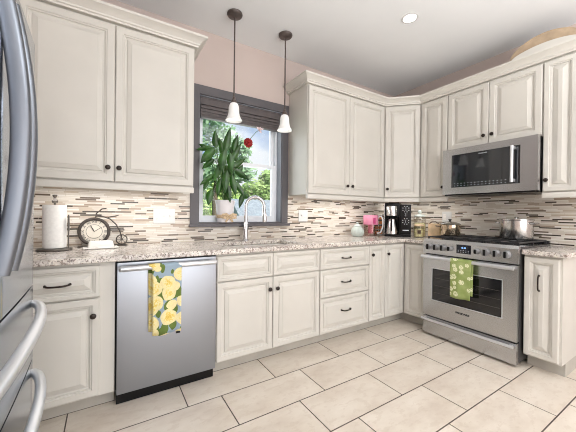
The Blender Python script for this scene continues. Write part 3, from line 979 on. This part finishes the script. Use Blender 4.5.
# ------------------------------------------------------------------ blind on the window
t = thing('window_blind', 'dark brown slatted blind raised to the top of the window', 'blind', (ox, 0.03, 2.04))
bx = (WX1 - WX0) / 2 - 0.012
obj('valance', MB().box(-bx, bx, -0.026, -0.016, 0.115, 0.183, 0.002).box(-bx, bx, -0.030, -0.016, 0.170, 0.1825, 0.002), M['blind'], t)
obj('headrail', MB().box(-bx + 0.005, bx - 0.005, -0.015, 0.03, 0.15, 0.182), M['blind'], t)
mb = MB()
for i in range(4):
    z = 0.024 + i * 0.030
    mb.box(-bx + 0.004, bx - 0.004, -0.020 + 0.003 * (i % 2), 0.028 + 0.003 * (i % 2), z, z + 0.027, 0.004)
obj('slats', mb, M['blind'], t)
obj('bottom_rail', MB().box(-bx + 0.004, bx - 0.004, -0.024, 0.030, 0.0, 0.022, 0.003), M['blind'], t)

# ------------------------------------------------------------------ pendant lamps and recessed downlight
t = thing('pendant_lamp', 'white bell glass pendant lamp nearer the left wall cabinet', 'pendant lamp', (-2.502, -0.355, CEIL), group='pendant lamps over the sink')
obj('canopy', MB().lathe([(0.062, -0.0005), (0.064, -0.008), (0.060, -0.018), (0.048, -0.026), (0.020, -0.030), (0.012, -0.034), (0, -0.034)], seg=28), M['pend_metal'], t)
obj('rod', MB().tube([(0, 0, -0.033), (0, 0, -0.700)], 0.0062, 10), M['pend_metal'], t)
obj('socket_cap', MB().lathe([(0.008, -0.685), (0.012, -0.69), (0.013, -0.712), (0.022, -0.716), (0.027, -0.732), (0.026, -0.7375)], seg=24), M['pend_metal'], t)
sh_prof = [(r * 0.84, -0.738 + (h + 0.7455) * 0.95) for r, h in [(0.030, -0.7455), (0.038, -0.752), (0.046, -0.766), (0.050, -0.785), (0.051, -0.81), (0.053, -0.83), (0.058, -0.85), (0.067, -0.870), (0.077, -0.886), (0.082, -0.895)]]
obj('lamp_shade', MB().lathe(sh_prof + [(r * 0.84, -0.738 + (h + 0.7455) * 0.95) for r, h in [(0.078, -0.893), (0.063, -0.868), (0.049, -0.83), (0.046, -0.785), (0.034, -0.754), (0.001, -0.748)]], seg=32), M['frosted'], t)
obj('bulb', MB().lathe([(0.001, -0.750), (0.014, -0.755), (0.018, -0.775), (0.024, -0.795), (0.024, -0.81), (0.016, -0.825), (0, -0.83)], seg=16), M['lamp'], t)
copy_tree(t, (-2.002, -0.345, CEIL), 0, 'white bell glass pendant lamp nearer the right wall cabinet')

t = thing('recessed_downlight', 'lit round recessed downlight in the ceiling', 'ceiling light', (-1.246, -1.09, CEIL))
obj('trim_ring', MB().lathe([(0.064, -0.0005), (0.064, -0.004), (0.056, -0.006), (0.050, -0.004), (0.050, -0.0005)], seg=32), M['white'], t)
obj('diffuser', MB().lathe([(0, -0.004), (0.0485, -0.004), (0.049, -0.001)], seg=32), M['lamp'], t)

# ------------------------------------------------------------------ outlets and switches
def plate(label, loc, rz, w, h, gangs):
    t = thing('wall_plate', label, 'wall plate', loc, rz)
    obj('cover_plate', MB().box(-w / 2, w / 2, -0.006, -0.0005, -h / 2, h / 2, 0.002), M['white'], t)
    n = len(gangs)
    for i, g in enumerate(gangs):
        x = (i - (n - 1) / 2) * 0.046
        if g == 'toggle':
            obj('toggle', MB().box(x - 0.005, x + 0.005, -0.016, -0.0058, -0.004, 0.012, 0.001), M['white'], t)
        else:
            f = obj('receptacle', MB().box(x - 0.016, x + 0.016, -0.008, -0.0058, -0.034, 0.034, 0.003), M['offwhite'], t)
            for z in (-0.018, 0.018):
                for sx_ in (-0.007, 0.007):
                    obj('slot', MB().box(x + sx_ - 0.001, x + sx_ + 0.001, -0.0084, -0.0078, z - 0.004, z + 0.006), M['text_dark'], f)
plate('wide white triple wall plate on the mosaic left of the window', (-2.977, -0.008, 1.140), 0, 0.172, 0.125, ['outlet', 'toggle', 'toggle'])
plate('white double wall plate on the mosaic right of the window', (-1.54, -0.008, 1.150), 0, 0.122, 0.125, ['toggle', 'outlet'])
plate('white wall plate on the mosaic left behind the range', (-0.008, -0.745, 1.155), -PI / 2, 0.105, 0.12, ['outlet', 'toggle'])

# ------------------------------------------------------------------ paper towel holder
t = thing('paper_towel_holder', 'pewter paper towel holder with a white roll beside the clock', 'paper towel holder', (-3.682, -0.20, 0.9143))
obj('base', MB().lathe([(0.092, 0), (0.096, 0.006), (0.092, 0.013), (0.08, 0.016), (0, 0.017)], seg=36), M['pewter'], t)
obj('post', MB().lathe([(0.006, 0.017), (0.006, 0.310), (0.015, 0.313), (0.018, 0.325), (0.010, 0.336), (0.006, 0.345), (0.013, 0.356), (0.013, 0.364), (0, 0.368)], seg=16), M['pewter'], t)
obj('paper_roll', MB().lathe([(0.021, 0.019), (0.063, 0.019), (0.064, 0.025), (0.064, 0.292), (0.063, 0.298), (0.021, 0.298), (0.021, 0.019)], seg=40), M['paper'], t)
mb = MB().tube([(0.076, -0.03, 0.012), (0.076, -0.03, 0.20), (0.076, -0.03, 0.235)], 0.004, 8)
mb.box(0.071, 0.081, -0.042, -0.018, 0.125, 0.225, 0.003)
obj('tension_arm', mb, M['pewter'], t)

# ------------------------------------------------------------------ penny-farthing clock
t = thing('bicycle_clock', 'dark metal penny-farthing bicycle clock against the mosaic', 'clock', (-3.468, -0.075, 0.9143))
zc, rc = 0.112, 0.103
ring = lambda r, n=40, x=0, z=zc, y=0: [(x + r * math.cos(2 * PI * i / n), y, z + r * math.sin(2 * PI * i / n)) for i in range(n)]
obj('big_wheel', MB().tube(ring(rc - 0.0115), 0.0115, 10, closed=True, up=(0, 1, 0), ry=0.016), M['clockmetal'], t)
fc = obj('clock_face', MB().lathe([(0, -0.004), (0.092, -0.004), (0.092, 0.004), (0, 0.006)], (0, 0, zc), 40, 'y'), M['clockface'], t)
ROM = ['XII', 'I', 'II', 'III', 'IIII', 'V', 'VI', 'VII', 'VIII', 'IX', 'X', 'XI']
for i, s in enumerate(ROM):
    a = 2 * PI * i / 12
    text('numeral', s, 0.026, M['text_dark'], fc, (0.070 * math.sin(a), -0.0066, zc + 0.070 * math.cos(a)), (PI / 2, a, 0))
obj('minute_track', MB().tube(ring(0.050, 40, 0, zc, -0.006), 0.0012, 6, closed=True), M['text_dark'], fc)
hands = MB().tube([(0, -0.0085, zc), (-0.022, -0.0085, zc + 0.042)], 0.003, 6)
obj('hour_hand', hands, M['text_dark'], fc)
obj('minute_hand', MB().tube([(0, -0.010, zc), (0.045, -0.010, zc + 0.030)], 0.0022, 6), M['text_dark'], fc)
sx, sz, sr = 0.176, 0.0475, 0.040
mb = MB().tube(ring(sr - 0.004, 28, sx, sz), 0.004, 8, closed=True, up=(0, 1, 0))
mb.lathe([(0.009, -0.006), (0.009, 0.006)], (sx, 0, sz), 12, 'y')
for i in range(8):
    a = 2 * PI * i / 8
    mb.tube([(sx, 0, sz), (sx + (sr - 0.004) * math.cos(a), 0, sz + (sr - 0.004) * math.sin(a))], 0.0016, 6)
obj('small_wheel', mb, M['clockmetal'], t)
pts = [(0.004, 0, zc + rc - 0.003), (0.012, 0, zc + rc + 0.010), (0.05, 0, zc + rc + 0.008), (0.10, 0, zc + rc - 0.012), (0.14, 0, zc + rc - 0.055), (0.165, 0, zc + rc - 0.11), (sx, 0, sz)]
obj('backbone', MB().tube(pts, 0.0045, 8), M['clockmetal'], t)
pts = [(0.008, 0, zc + rc), (0.012, 0, zc + rc + 0.030), (0.030, -0.01, zc + rc + 0.045), (0.045, -0.02, zc + rc + 0.062), (0.075, -0.03, zc + rc + 0.067)]
obj('handlebar', MB().tube(pts, 0.0042, 8), M['clockmetal'], t)
obj('saddle', MB().tube([(0.085, 0, zc + rc - 0.002), (0.105, 0, zc + rc + 0.006), (0.13, 0, zc + rc + 0.010), (0.155, 0, zc + rc + 0.018)], [0.004, 0.007, 0.009, 0.004], 10, ry=[0.003, 0.004, 0.005, 0.003]), M['clockmetal'], t)
obj('stand', MB().box(-0.10, 0.215, -0.022, 0.022, 0.0, 0.0075, 0.002), M['clockmetal'], t)

# ------------------------------------------------------------------ butter dish
t = thing('butter_dish', 'white lidded butter dish in front of the clock', 'butter dish', (-3.424, -0.215, 0.9143), math.radians(4))
mb = MB().box(-0.104, 0.104, -0.048, 0.048, 0.003, 0.012, 0.005, 3).box(-0.075, 0.075, -0.034, 0.034, 0.0, 0.006)
obj('plate', mb, M['offwhite'], t)
mb = MB()
for k, (sx_, sy_, z) in enumerate(((0.078, 0.036, 0.0125), (0.078, 0.036, 0.02), (0.072, 0.031, 0.044), (0.068, 0.027, 0.052), (0.058, 0.018, 0.055))):
    ringv = []
    for (cx, cy, a0) in ((1, 1, 0), (-1, 1, PI / 2), (-1, -1, PI), (1, -1, 1.5 * PI)):
        for q in range(5):
            a = a0 + PI / 2 * q / 4
            ringv.append(mb.bm.verts.new((cx * (sx_ - 0.012) + 0.012 * math.cos(a), cy * (sy_ - 0.012) + 0.012 * math.sin(a), z)))
    if k:
        for q in range(20):
            mb.bm.faces.new((prev[q], prev[(q + 1) % 20], ringv[(q + 1) % 20], ringv[q]))
    else:
        mb.bm.faces.new(ringv)
    prev = ringv
mb.bm.faces.new(prev)
obj('lid', mb, M['offwhite'], t)

# ------------------------------------------------------------------ potted plant on the sill
random.seed(5)
t = thing('potted_plant', 'leafy green plant with a red flower in a white pot on the window sill', 'plant', (-2.437, 0.002, WZ0 + 0.0125))
pr = 0.074
pot = obj('pot', MB().lathe([(0.068, 0.0), (0.070, 0.004), (pr + 0.016, 0.195), (pr + 0.018, 0.203), (pr + 0.014, 0.206), (pr + 0.010, 0.200), (pr + 0.008, 0.185), (0, 0.185)], seg=36), M['pot'], t)
obj('soil', MB().lathe([(0, 0.186), (pr + 0.006, 0.186), (pr + 0.006, 0.1895), (0, 0.194)], seg=24), M['soil'], pot)
mb = MB()
band = [((0.0765 + 0.003) * math.cos(2 * PI * i / 32), (0.0765 + 0.003) * math.sin(2 * PI * i / 32), 0.055) for i in range(32)]
mb.tube(band, 0.002, 8, closed=True, up=(0, 0, 1), ry=0.016)
for s in (-1, 1):
    mb.tube([(0.01, -0.082, 0.055), (0.01 + s * 0.030, -0.094, 0.074), (0.01 + s * 0.068, -0.090, 0.070), (0.01 + s * 0.066, -0.088, 0.046), (0.01 + s * 0.028, -0.092, 0.044), (0.01, -0.083, 0.053)], 0.003, 8, ry=0.012, up=(0, 0, 1))
    mb.tube([(0.01, -0.084, 0.052), (0.01 + s * 0.018, -0.086, 0.028), (0.01 + s * 0.034, -0.084, 0.004)], 0.003, 8, ry=0.010)
mb.lathe([(0, -0.012), (0.012, -0.006), (0.013, 0.004), (0, 0.012)], (0.01, -0.088, 0.055), 12)
obj('bow', mb, M['burlap'], pot)
lv, stm = MB(), MB()
def leaf(base, tip, w, up=None, curl=0.15):
    """a pointed blade with a folded midrib that droops towards the tip"""
    b, e = Vector(base), Vector(tip)
    d = e - b; L = d.length
    side = d.cross(Vector(up) if up else Vector((0.3, 1, 0.25))).normalized()
    nrm = side.cross(d).normalized()
    n = 9; rows = []
    for i in range(n + 1):
        u = i / n
        ww = w * (math.sin(PI * min(1, u ** 0.72)) ** 0.9) * (1.0 - 0.12 * u)
        p = b + d * u + nrm * (-curl * L * (u - 0.5) ** 2 * 2)
        if i in (0, n): ww = 0.0008
        rows.append([lv.bm.verts.new(p + side * (ww * k) + nrm * (abs(k) * ww * 0.35)) for k in (-1, -0.5, 0, 0.5, 1)])
    for A, B in zip(rows, rows[1:]):
        for k in range(4):
            lv.bm.faces.new((A[k], A[k + 1], B[k + 1], B[k]))
def petiole(tip, r=0.0032, root=None):
    e = Vector(tip)
    a = random.uniform(0, 2 * PI)
    s = Vector(root) if root else Vector((0.03 * math.cos(a), 0.03 * math.sin(a), 0.188))
    mid = s.lerp(e, 0.55) + Vector((0, 0, 0.06 * min(1, (e - s).length / 0.3)))
    pts = [s, s.lerp(mid, 0.5) + Vector((0, 0, 0.02)), mid, mid.lerp(e, 0.6) + Vector((0, 0, 0.012)), e]
    stm.tube(pts, r, 6)
# (base x, z) -> (tip x, z), half width, depth of base / tip; metres from the pot's foot
S_ = 0.0094
def px(x, y, d=0.0):     # sideways and upward offsets of a leaf, allowing for its depth in front of the pot
    k = 1 + d / 2.6
    return ((107 + (x - 107) * k - 226) * S_, (222 - (215 + (y - 215) * k)) * S_)
LEAVES = [((216, 149), (215, 131), 5.0, -0.02, -0.04), ((226, 152), (231, 126), 5.5, -0.05, -0.08), ((234, 150), (239, 132), 5.0, 0.0, -0.02),
          ((212, 149), (196, 153), 3.2, -0.02, -0.08), ((215, 149), (201, 166), 6.0, -0.08, -0.14), ((214, 160), (202, 171), 4.0, -0.01, -0.05),
          ((216, 174), (200, 187), 3.6, -0.06, -0.12), ((212, 190), (209, 206), 5.0, -0.06, -0.08), ((233, 167), (248, 156), 4.6, -0.03, -0.08),
          ((236, 168), (253, 178), 4.6, -0.06, -0.13), ((226, 158), (219, 138), 5.0, -0.02, -0.05), ((231, 162), (243, 140), 4.6, 0.0, -0.03),
          ((222, 165), (214, 182), 4.8, -0.08, -0.11), ((228, 170), (226, 194), 5.0, -0.09, -0.12), ((233, 174), (238, 196), 4.8, -0.07, -0.10),
          ((222, 178), (218, 198), 4.4, -0.05, -0.08), ((229, 184), (232, 203), 4.0, -0.07, -0.10), ((225, 150), (222, 172), 5.4, -0.10, -0.13),
          ((231, 152), (234, 174), 5.2, -0.09, -0.12), ((246, 192), (241, 208), 4.0, -0.02, -0.03), ((244, 192), (255, 198), 3.4, -0.02, -0.03),
          ((236, 180), (248, 196), 4.0, -0.06, -0.09), ((220, 158), (226, 180), 5.0, -0.02, -0.04), ((228, 165), (236, 186), 5.0, 0.0, -0.02),
          ((207, 150), (199, 147), 2.6, -0.02, -0.05), ((240, 172), (245, 162), 3.6, -0.03, -0.05), ((209, 178), (204, 192), 3.4, -0.02, -0.04), ((224, 182), (228, 199), 4.6, 0.02, 0.01), ((212, 166), (206, 152), 4.0, 0.02, 0.01), ((238, 160), (229, 144), 4.4, 0.02, 0.02)]
for (b, e, w, yb, ye) in LEAVES:
    bx_, bz_ = px(*b, yb); ex_, ez_ = px(*e, ye)
    leaf((bx_, yb, bz_), (ex_, ye, ez_), w * S_ * 0.74)
    petiole((bx_, yb, bz_))
obj('foliage', lv, M['leaf'], t, ang=60)
fx_, fz_ = px(247, 141)
wx_, wz_ = px(259, 126)
petiole((fx_, -0.06, fz_ - 0.02), 0.003, (0.02, 0, 0.19))
stm.tube([(fx_, -0.06, fz_ - 0.02), (fx_ + 0.03, -0.065, fz_ + 0.05), (wx_ - 0.035, -0.075, wz_ - 0.03), (wx_, -0.08, wz_)], 0.0026, 6)
obj('stems', stm, M['stem'], t)
mb = MB()
for lay, (n, r, tilt) in enumerate(((7, 0.046, 0.2), (6, 0.036, 0.7), (5, 0.023, 1.1))):
    for i in range(n):
        a = 2 * PI * i / n + lay * 0.5
        d = Vector((math.cos(a) * math.cos(tilt), -math.sin(tilt), math.sin(a) * math.cos(tilt)))
        c = Vector((fx_, -0.07, fz_)); p = c + d * r
        s = d.cross(Vector((0, 1, 0))).normalized() * r * 0.62
        vs = [mb.bm.verts.new(q) for q in (c, c + d * r * 0.5 + s * 0.9, p + s * 0.5, p + Vector((0, 0.006, 0)), p - s * 0.5, c + d * r * 0.5 - s * 0.9)]
        mb.bm.faces.new(vs)
rf = obj('red_flower', mb, M['red'], t, ang=80)
sm = rf.modifiers.new('thick', 'SOLIDIFY'); sm.thickness = 0.003
mb = MB()
for i, (dx, dz, L) in enumerate(((-1, 0.7, 0.042), (0.9, 0.25, 0.046), (0.55, -0.9, 0.040), (-0.3, -0.4, 0.026), (0.2, 0.8, 0.03))):
    d = Vector((dx, -0.3, dz)).normalized()
    c = Vector((wx_, -0.082, wz_)); s = d.cross(Vector((0, 1, 0))).normalized() * 0.012
    vs = [mb.bm.verts.new(q) for q in (c, c + d * L * 0.5 + s, c + d * L, c + d * L * 0.5 - s)]
    mb.bm.faces.new(vs)
wf = obj('white_flower', mb, M['blush'], t, ang=80)
sm = wf.modifiers.new('thick', 'SOLIDIFY'); sm.thickness = 0.003

# ------------------------------------------------------------------ small things on the right of the counter
t = thing('ribbed_jar', 'round pale green and white glass jar left of the pink pitcher', 'jar', (-0.885, -0.19, 0.9143))
obj('jar_body', MB().lathe([(0.035, 0), (0.052, 0.004), (0.070, 0.03), (0.075, 0.06), (0.066, 0.092), (0.045, 0.110), (0.040, 0.116), (0.0, 0.116)], seg=48, rib=0.045, nrib=12), M['paleglass'], t)
obj('lid', MB().lathe([(0.046, 0.1165), (0.046, 0.124), (0.036, 0.136), (0.014, 0.142), (0.010, 0.148), (0.016, 0.158), (0.010, 0.166), (0, 0.168)], seg=24), M['paleglass'], t)

t = thing('pitcher', 'clear pitcher with a pink top and white handle', 'pitcher', (-0.672, -0.20, 0.9143), math.radians(-50))
obj('pitcher_body', MB().lathe([(0.070, 0), (0.074, 0.004), (0.080, 0.135), (0.080, 0.1355), (0.076, 0.1355), (0.070, 0.008), (0, 0.008)], seg=32), M['greyglass'], t)
obj('infuser', MB().lathe([(0.0, 0.03), (0.030, 0.032), (0.034, 0.125), (0.034, 0.135)], seg=20), M['pinkglass'], t)
obj('pink_collar', MB().lathe([(0.080, 0.136), (0.086, 0.140), (0.088, 0.235), (0.080, 0.250), (0, 0.252)], seg=32), M['pinkglass'], t)
obj('side_window', MB().box(0.030, 0.062, -0.090, -0.066, 0.150, 0.220, 0.006), M['magenta'], t)
obj('handle', MB().tube([(0.084, 0, 0.225), (0.118, 0, 0.240), (0.138, 0, 0.20), (0.136, 0, 0.11), (0.112, 0, 0.045), (0.074, 0, 0.035)], 0.009, 10), M['white'], t)

t = thing('spice_rack', 'small dark wire tower rack between pitcher and coffee maker', 'rack', (-0.425, -0.115, 0.9143), math.radians(-40))
mb = MB()
for (x, y) in ((-0.052, -0.03), (0.052, -0.03), (-0.052, 0.03), (0.052, 0.03)):
    mb.tube([(x, y, 0), (x, y, 0.262)], 0.0032, 8)
obj('frame', mb, M['iron'], t)
for k in range(4):
    z = 0.008 + k * 0.062
    obj('shelf', MB().box(-0.052, 0.052, -0.031, 0.031, z, z + 0.004), M['iron'], t)
rk = Matrix.Translation(t.location) @ Matrix.Rotation(math.radians(-40), 4, 'Z')
RN = ['bottom', 'second lowest', 'second highest', 'top']
SN = ['left', 'right']
j0 = None
for k in range(4):
    for q in range(2):
        p = rk @ Vector((-0.024 + q * 0.048, 0, 0.0122 + k * 0.062))
        lb = 'small orange spice jar, %s one on the %s shelf of the wire rack' % (SN[q], RN[k])
        if j0 is None:
            j0 = thing('spice_jar', lb, 'jar', p, 0, 'spice jars in the wire rack')
            obj('jar_body', MB().lathe([(0.018, 0), (0.020, 0.002), (0.020, 0.034), (0.016, 0.037)], seg=16), M['orange'], j0)
            obj('lid', MB().lathe([(0.019, 0.0372), (0.019, 0.050), (0, 0.0505)], seg=16), M['darkwood'], j0)
        else:
            copy_tree(j0, p, 0, lb)

# coffee maker, set diagonally in the corner
t = thing('coffee_maker', 'black and stainless coffee maker with a steel carafe in the corner', 'coffee maker', (-0.395, -0.365, 0.9143), math.radians(-52))
obj('base', MB().box(-0.145, 0.145, -0.105, 0.105, 0.0, 0.026, 0.005), M['black'], t)
obj('rear_column', MB().box(-0.145, 0.020, 0.030, 0.105, 0.0265, 0.24, 0.004), M['black'], t)
obj('brew_head', MB().box(-0.145, 0.020, -0.100, 0.105, 0.2405, 0.385, 0.008), M['black'], t)
obj('brew_basket', MB().lathe([(0.066, 0.244), (0.071, 0.25), (0.072, 0.355), (0.068, 0.362), (0, 0.362)], (-0.064, -0.066, 0), 28), M['steel_p'], t)
obj('lid', MB().box(-0.140, 0.016, -0.095, 0.10, 0.3855, 0.398, 0.006), M['black'], t)
obj('side_trim', MB().box(-0.1525, -0.1455, -0.098, 0.10, 0.03, 0.385, 0.003), M['steel_p'], t)
tower = obj('control_tower', MB().box(0.022, 0.145, -0.100, 0.105, 0.0265, 0.380, 0.008), M['black'], t)
for z in (0.325, 0.262, 0.182):
    d_ = obj('dial', MB().lathe([(0.020, 0), (0.019, 0.010), (0, 0.011)], (0.088, -0.1002, z), 24, 'y'), M['black'], tower)
    obj('dial_mark', MB().box(0.086, 0.090, -0.1122, -0.1112, z - 0.018, z + 0.018), M['text_light'], d_)
mb = MB()
for z in (0.325, 0.182):
    for a in range(8):
        an = 2 * PI * (a + 0.5) / 8
        mb.box(0.088 + 0.034 * math.cos(an) - 0.005, 0.088 + 0.034 * math.cos(an) + 0.005, -0.1010, -0.1004, z + 0.034 * math.sin(an) - 0.004, z + 0.034 * math.sin(an) + 0.004)
mb.box(0.055, 0.122, -0.1010, -0.1004, 0.072, 0.084)
obj('printed_marks', mb, M['text_light'], tower)
cf = obj('carafe', MB().lathe([(0.070, 0.0265), (0.076, 0.03), (0.076, 0.05), (0.052, 0.175), (0.046, 0.200), (0.048, 0.206), (0, 0.207)], (-0.062, -0.050, 0), 32), M['steel_p'], t)
obj('carafe_lid', MB().lathe([(0.046, 0.2072), (0.046, 0.225), (0.038, 0.232), (0, 0.233)], (-0.062, -0.050, 0), 28), M['black'], cf)
obj('carafe_handle', MB().tube([(-0.068, -0.093, 0.205), (-0.068, -0.135, 0.205), (-0.066, -0.150, 0.18), (-0.066, -0.142, 0.10), (-0.066, -0.125, 0.075)], 0.009, 10, ry=0.012), M['black'], cf)

# canisters
t = thing('canister', 'clear glass canister of golden pasta right of the coffee maker', 'canister', (-0.155, -0.50, 0.9143))
obj('glass_body', MB().lathe([(0.066, 0), (0.070, 0.004), (0.070, 0.215), (0.058, 0.230), (0.058, 0.238), (0.054, 0.238), (0.054, 0.228), (0.066, 0.213), (0.066, 0.008), (0, 0.008)], seg=32), M['jarglass'], t)
obj('pasta', MB().lathe([(0.001, 0.010), (0.063, 0.010), (0.063, 0.150), (0.04, 0.162), (0, 0.165)], seg=24), M['pasta'], t)
obj('lid', MB().lathe([(0.060, 0.2385), (0.062, 0.250), (0.045, 0.262), (0.012, 0.266), (0.010, 0.275), (0.022, 0.290), (0.022, 0.305), (0.010, 0.315), (0, 0.316)], seg=28), M['paleglass'], t)
t = thing('canister', 'short clear glass canister of pale pasta in front of the tall one', 'canister', (-0.30, -0.585, 0.9143))
obj('glass_body', MB().lathe([(0.050, 0), (0.053, 0.004), (0.053, 0.125), (0.049, 0.130), (0.049, 0.008), (0, 0.008)], seg=28), M['jarglass'], t)
obj('pasta', MB().lathe([(0.001, 0.010), (0.0475, 0.010), (0.0475, 0.095), (0, 0.104)], seg=24), M['pasta'], t)
obj('lid', MB().lathe([(0.054, 0.1305), (0.055, 0.145), (0.045, 0.150), (0, 0.151)], seg=28), M['wood'], t)
obj('paper_tag', MB().box(-0.0565, -0.0535, -0.018, 0.018, 0.045, 0.085), M['darkwood'], t, rot=(0, 0, math.radians(36)))
t = thing('bread_bin', 'small pale wooden bin with a dark handle beside the range', 'bin', (-0.205, -0.715, 0.9143), math.radians(-58))
obj('bin_body', MB().box(-0.065, 0.065, -0.055, 0.055, 0.0, 0.150, 0.006), M['wood'], t)
obj('side_band', MB().box(0.0655, 0.073, -0.055, 0.055, 0.0, 0.165, 0.002), M['darkwood'], t)
obj('lid', MB().box(-0.066, 0.073, -0.058, 0.058, 0.1505, 0.162, 0.004), M['wood'], t)
obj('handle', MB().tube([(-0.055, -0.03, 0.161), (-0.03, -0.03, 0.182), (0.01, -0.03, 0.184), (0.04, -0.03, 0.162)], 0.006, 8), M['darkwood'], t)

# pots on the range
t = thing('saucepan', 'small steel saucepan with glass lid on the left rear burner', 'saucepan', (-0.30, -0.935, 0.9637), math.radians(-60))
obj('pan_body', MB().lathe([(0.082, 0), (0.092, 0.004), (0.096, 0.012), (0.096, 0.108), (0.100, 0.112), (0.094, 0.112), (0.092, 0.016), (0, 0.014)], seg=40), M['copper'], t)
obj('glass_lid', MB().lathe([(0.099, 0.1122), (0.099, 0.117), (0.085, 0.128), (0.05, 0.140), (0.012, 0.145), (0, 0.145)], seg=36), M['lidglass'], t)
obj('lid_knob', MB().lathe([(0.010, 0.1452), (0.008, 0.152), (0.016, 0.160), (0.016, 0.168), (0, 0.171)], seg=16), M['black'], t)
for s in (-1, 1):
    obj('handle', MB().tube([(s * 0.094, -0.03, 0.09), (s * 0.125, -0.028, 0.093), (s * 0.132, 0, 0.094), (s * 0.125, 0.028, 0.093), (s * 0.094, 0.03, 0.09)], 0.0055, 8), M['darkwood'], t)
t = thing('stockpot', 'large polished steel stockpot on the right side of the range', 'pot', (-0.215, -1.478, 0.9637), math.radians(-95))
obj('pot_body', MB().lathe([(0.105, 0), (0.116, 0.004), (0.121, 0.014), (0.121, 0.168), (0.127, 0.172), (0.127, 0.176), (0.119, 0.175), (0.117, 0.018), (0, 0.015)], seg=48), M['steel_p'], t)
for s in (-1, 1):
    obj('handle', MB().tube([(s * 0.117, -0.040, 0.142), (s * 0.148, -0.038, 0.147), (s * 0.156, 0, 0.149), (s * 0.148, 0.038, 0.147), (s * 0.117, 0.040, 0.142)], 0.0065, 8), M['chrome'], t)
obj('lid', MB().lathe([(0.128, 0.1762), (0.128, 0.180), (0.10, 0.184), (0.05, 0.186), (0.014, 0.187), (0.012, 0.193), (0.020, 0.199), (0, 0.202)], seg=40), M['steel_p'], t)

# ------------------------------------------------------------------ arched wooden piece on top of the right wall cabinets
def arch_profile(x0, x1, h0, h1, thick_in, n=18):
    P = []
    for i in range(n + 1):
        u = i / n
        P.append((x0 + (x1 - x0) * u, h0 + (h1 - h0) * math.sin(PI * u) ** 0.62))
    return P
def arch(y0, y1, L, h0, h1):
    up = arch_profile(0, L, h0, h1, 0)
    mb = MB()
    poly = [(0, 0)] + up + [(L, 0)]
    A = [mb.bm.verts.new((x, y0, z)) for x, z in poly]; B = [mb.bm.verts.new((x, y1, z)) for x, z in poly]
    n = len(poly)
    mb.bm.faces.new(A); mb.bm.faces.new(list(reversed(B)))
    for i in range(n):
        mb.bm.faces.new((A[i], A[(i + 1) % n], B[(i + 1) % n], B[i]))
    return mb
t = thing('arched_pediment', 'tan-edged arched cream pediment on top of the right wall cabinets', 'pediment', (0, -1.49, 2.5155), -PI / 2)
obj('front_panel', arch(-0.395, -0.365, 0.42, 0.012, 0.058), M['crown'], t)
obj('back_board', arch(-0.3645, -0.30, 0.45, 0.045, 0.155), M['tan'], t, (-0.02, 0, 0))

# ------------------------------------------------------------------ outdoors: lawn, trees, neighbouring shed
struct('ground', MB().box(-14, 16, 0.16, 30, -0.6, -0.4), M['lawn'])
def tree(label, loc, trunk_h, clusters, leaf_n, mat, seed, size):
    random.seed(seed)
    t = thing('tree', label, 'tree', loc, group='trees outside the window')
    obj('trunk', MB().tube([(0, 0, 0), (0.05, 0.02, trunk_h * 0.5), (0, 0, trunk_h), (0.1, 0, trunk_h * 1.5)], [0.16, 0.13, 0.10, 0.05], 10), M['bark'], t)
    mb = MB()
    for (cx, cy, cz, r) in clusters:
        for i in range(leaf_n):
            d = Vector((random.gauss(0, 1), random.gauss(0, 1), random.gauss(0, 1))).normalized() * r * random.random() ** 0.4
            c = Vector((cx, cy, cz)) + Vector((d.x, d.y, d.z * 0.8))
            a = Vector((random.gauss(0, 1), random.gauss(0, 1), random.gauss(0, 0.6))).normalized()
            b = a.orthogonal().normalized()
            s = size * random.uniform(0.6, 1.3)
            vs = [mb.bm.verts.new(c + q) for q in (-a * s, b * s * 0.45, a * s, -b * s * 0.45)]
            mb.bm.faces.new(vs)
    obj('foliage', mb, mat, t, smooth=False)
tree('tall airy tree whose branches fill the upper left of the window', (-0.1, 7.4, -0.4), 2.2,
     [(-0.6, 0, 3.0, 0.8), (-0.9, 0.2, 4.0, 0.8), (0.2, 0.4, 4.4, 0.8), (-0.3, 0, 5.0, 0.8), (0.8, 0, 3.9, 0.6), (0.2, 0, 3.2, 0.7), (1.1, 0.2, 3.2, 0.6), (-1.0, 0.1, 2.4, 0.7)], 420, M['tree_c'], 1, 0.13)
tree('bright green bushy tree low in the middle of the window', (2.0, 13.5, -0.4), 1.0,
     [(0, 0, 1.8, 1.2), (1.1, 0, 2.4, 1.1), (-1.1, 0.2, 1.8, 1.1), (0.3, 0.3, 3.0, 1.0), (1.9, 0, 1.8, 1.0), (-1.8, 0, 2.2, 1.0), (-0.8, 0, 3.2, 0.9), (2.4, 0, 2.6, 0.8)], 900, M['tree_b'], 2, 0.14)
tree('rounded tree on the right beyond the window, under open sky', (3.3, 9.4, -0.4), 1.2,
     [(0, 0, 2.0, 1.0), (-0.8, 0, 2.6, 0.7), (0.6, 0, 2.6, 0.8), (-1.0, 0.1, 1.9, 0.7), (0, 0, 3.2, 0.6)], 750, M['tree_a'], 3, 0.12)
t = thing('garden_shed', 'pale blue shed low outside behind the faucet', 'shed', (0.0, 3.9, -0.4))
obj('shed_wall', MB().box(-0.5, 0.5, 0, 1.2, 0, 1.35), M['siding'], t)
mb = MB()
lo = [mb.bm.verts.new(v) for v in ((-0.62, -0.15, 1.35), (0.62, -0.15, 1.35), (0.62, 1.35, 1.35), (-0.62, 1.35, 1.35), (-0.62, 0.6, 1.95), (0.62, 0.6, 1.95))]
for q in ((0, 1, 5, 4), (2, 3, 4, 5), (1, 2, 5), (3, 0, 4), (3, 2, 1, 0)):
    mb.bm.faces.new([lo[k] for k in q])
obj('roof', mb, M['roofing'], t)
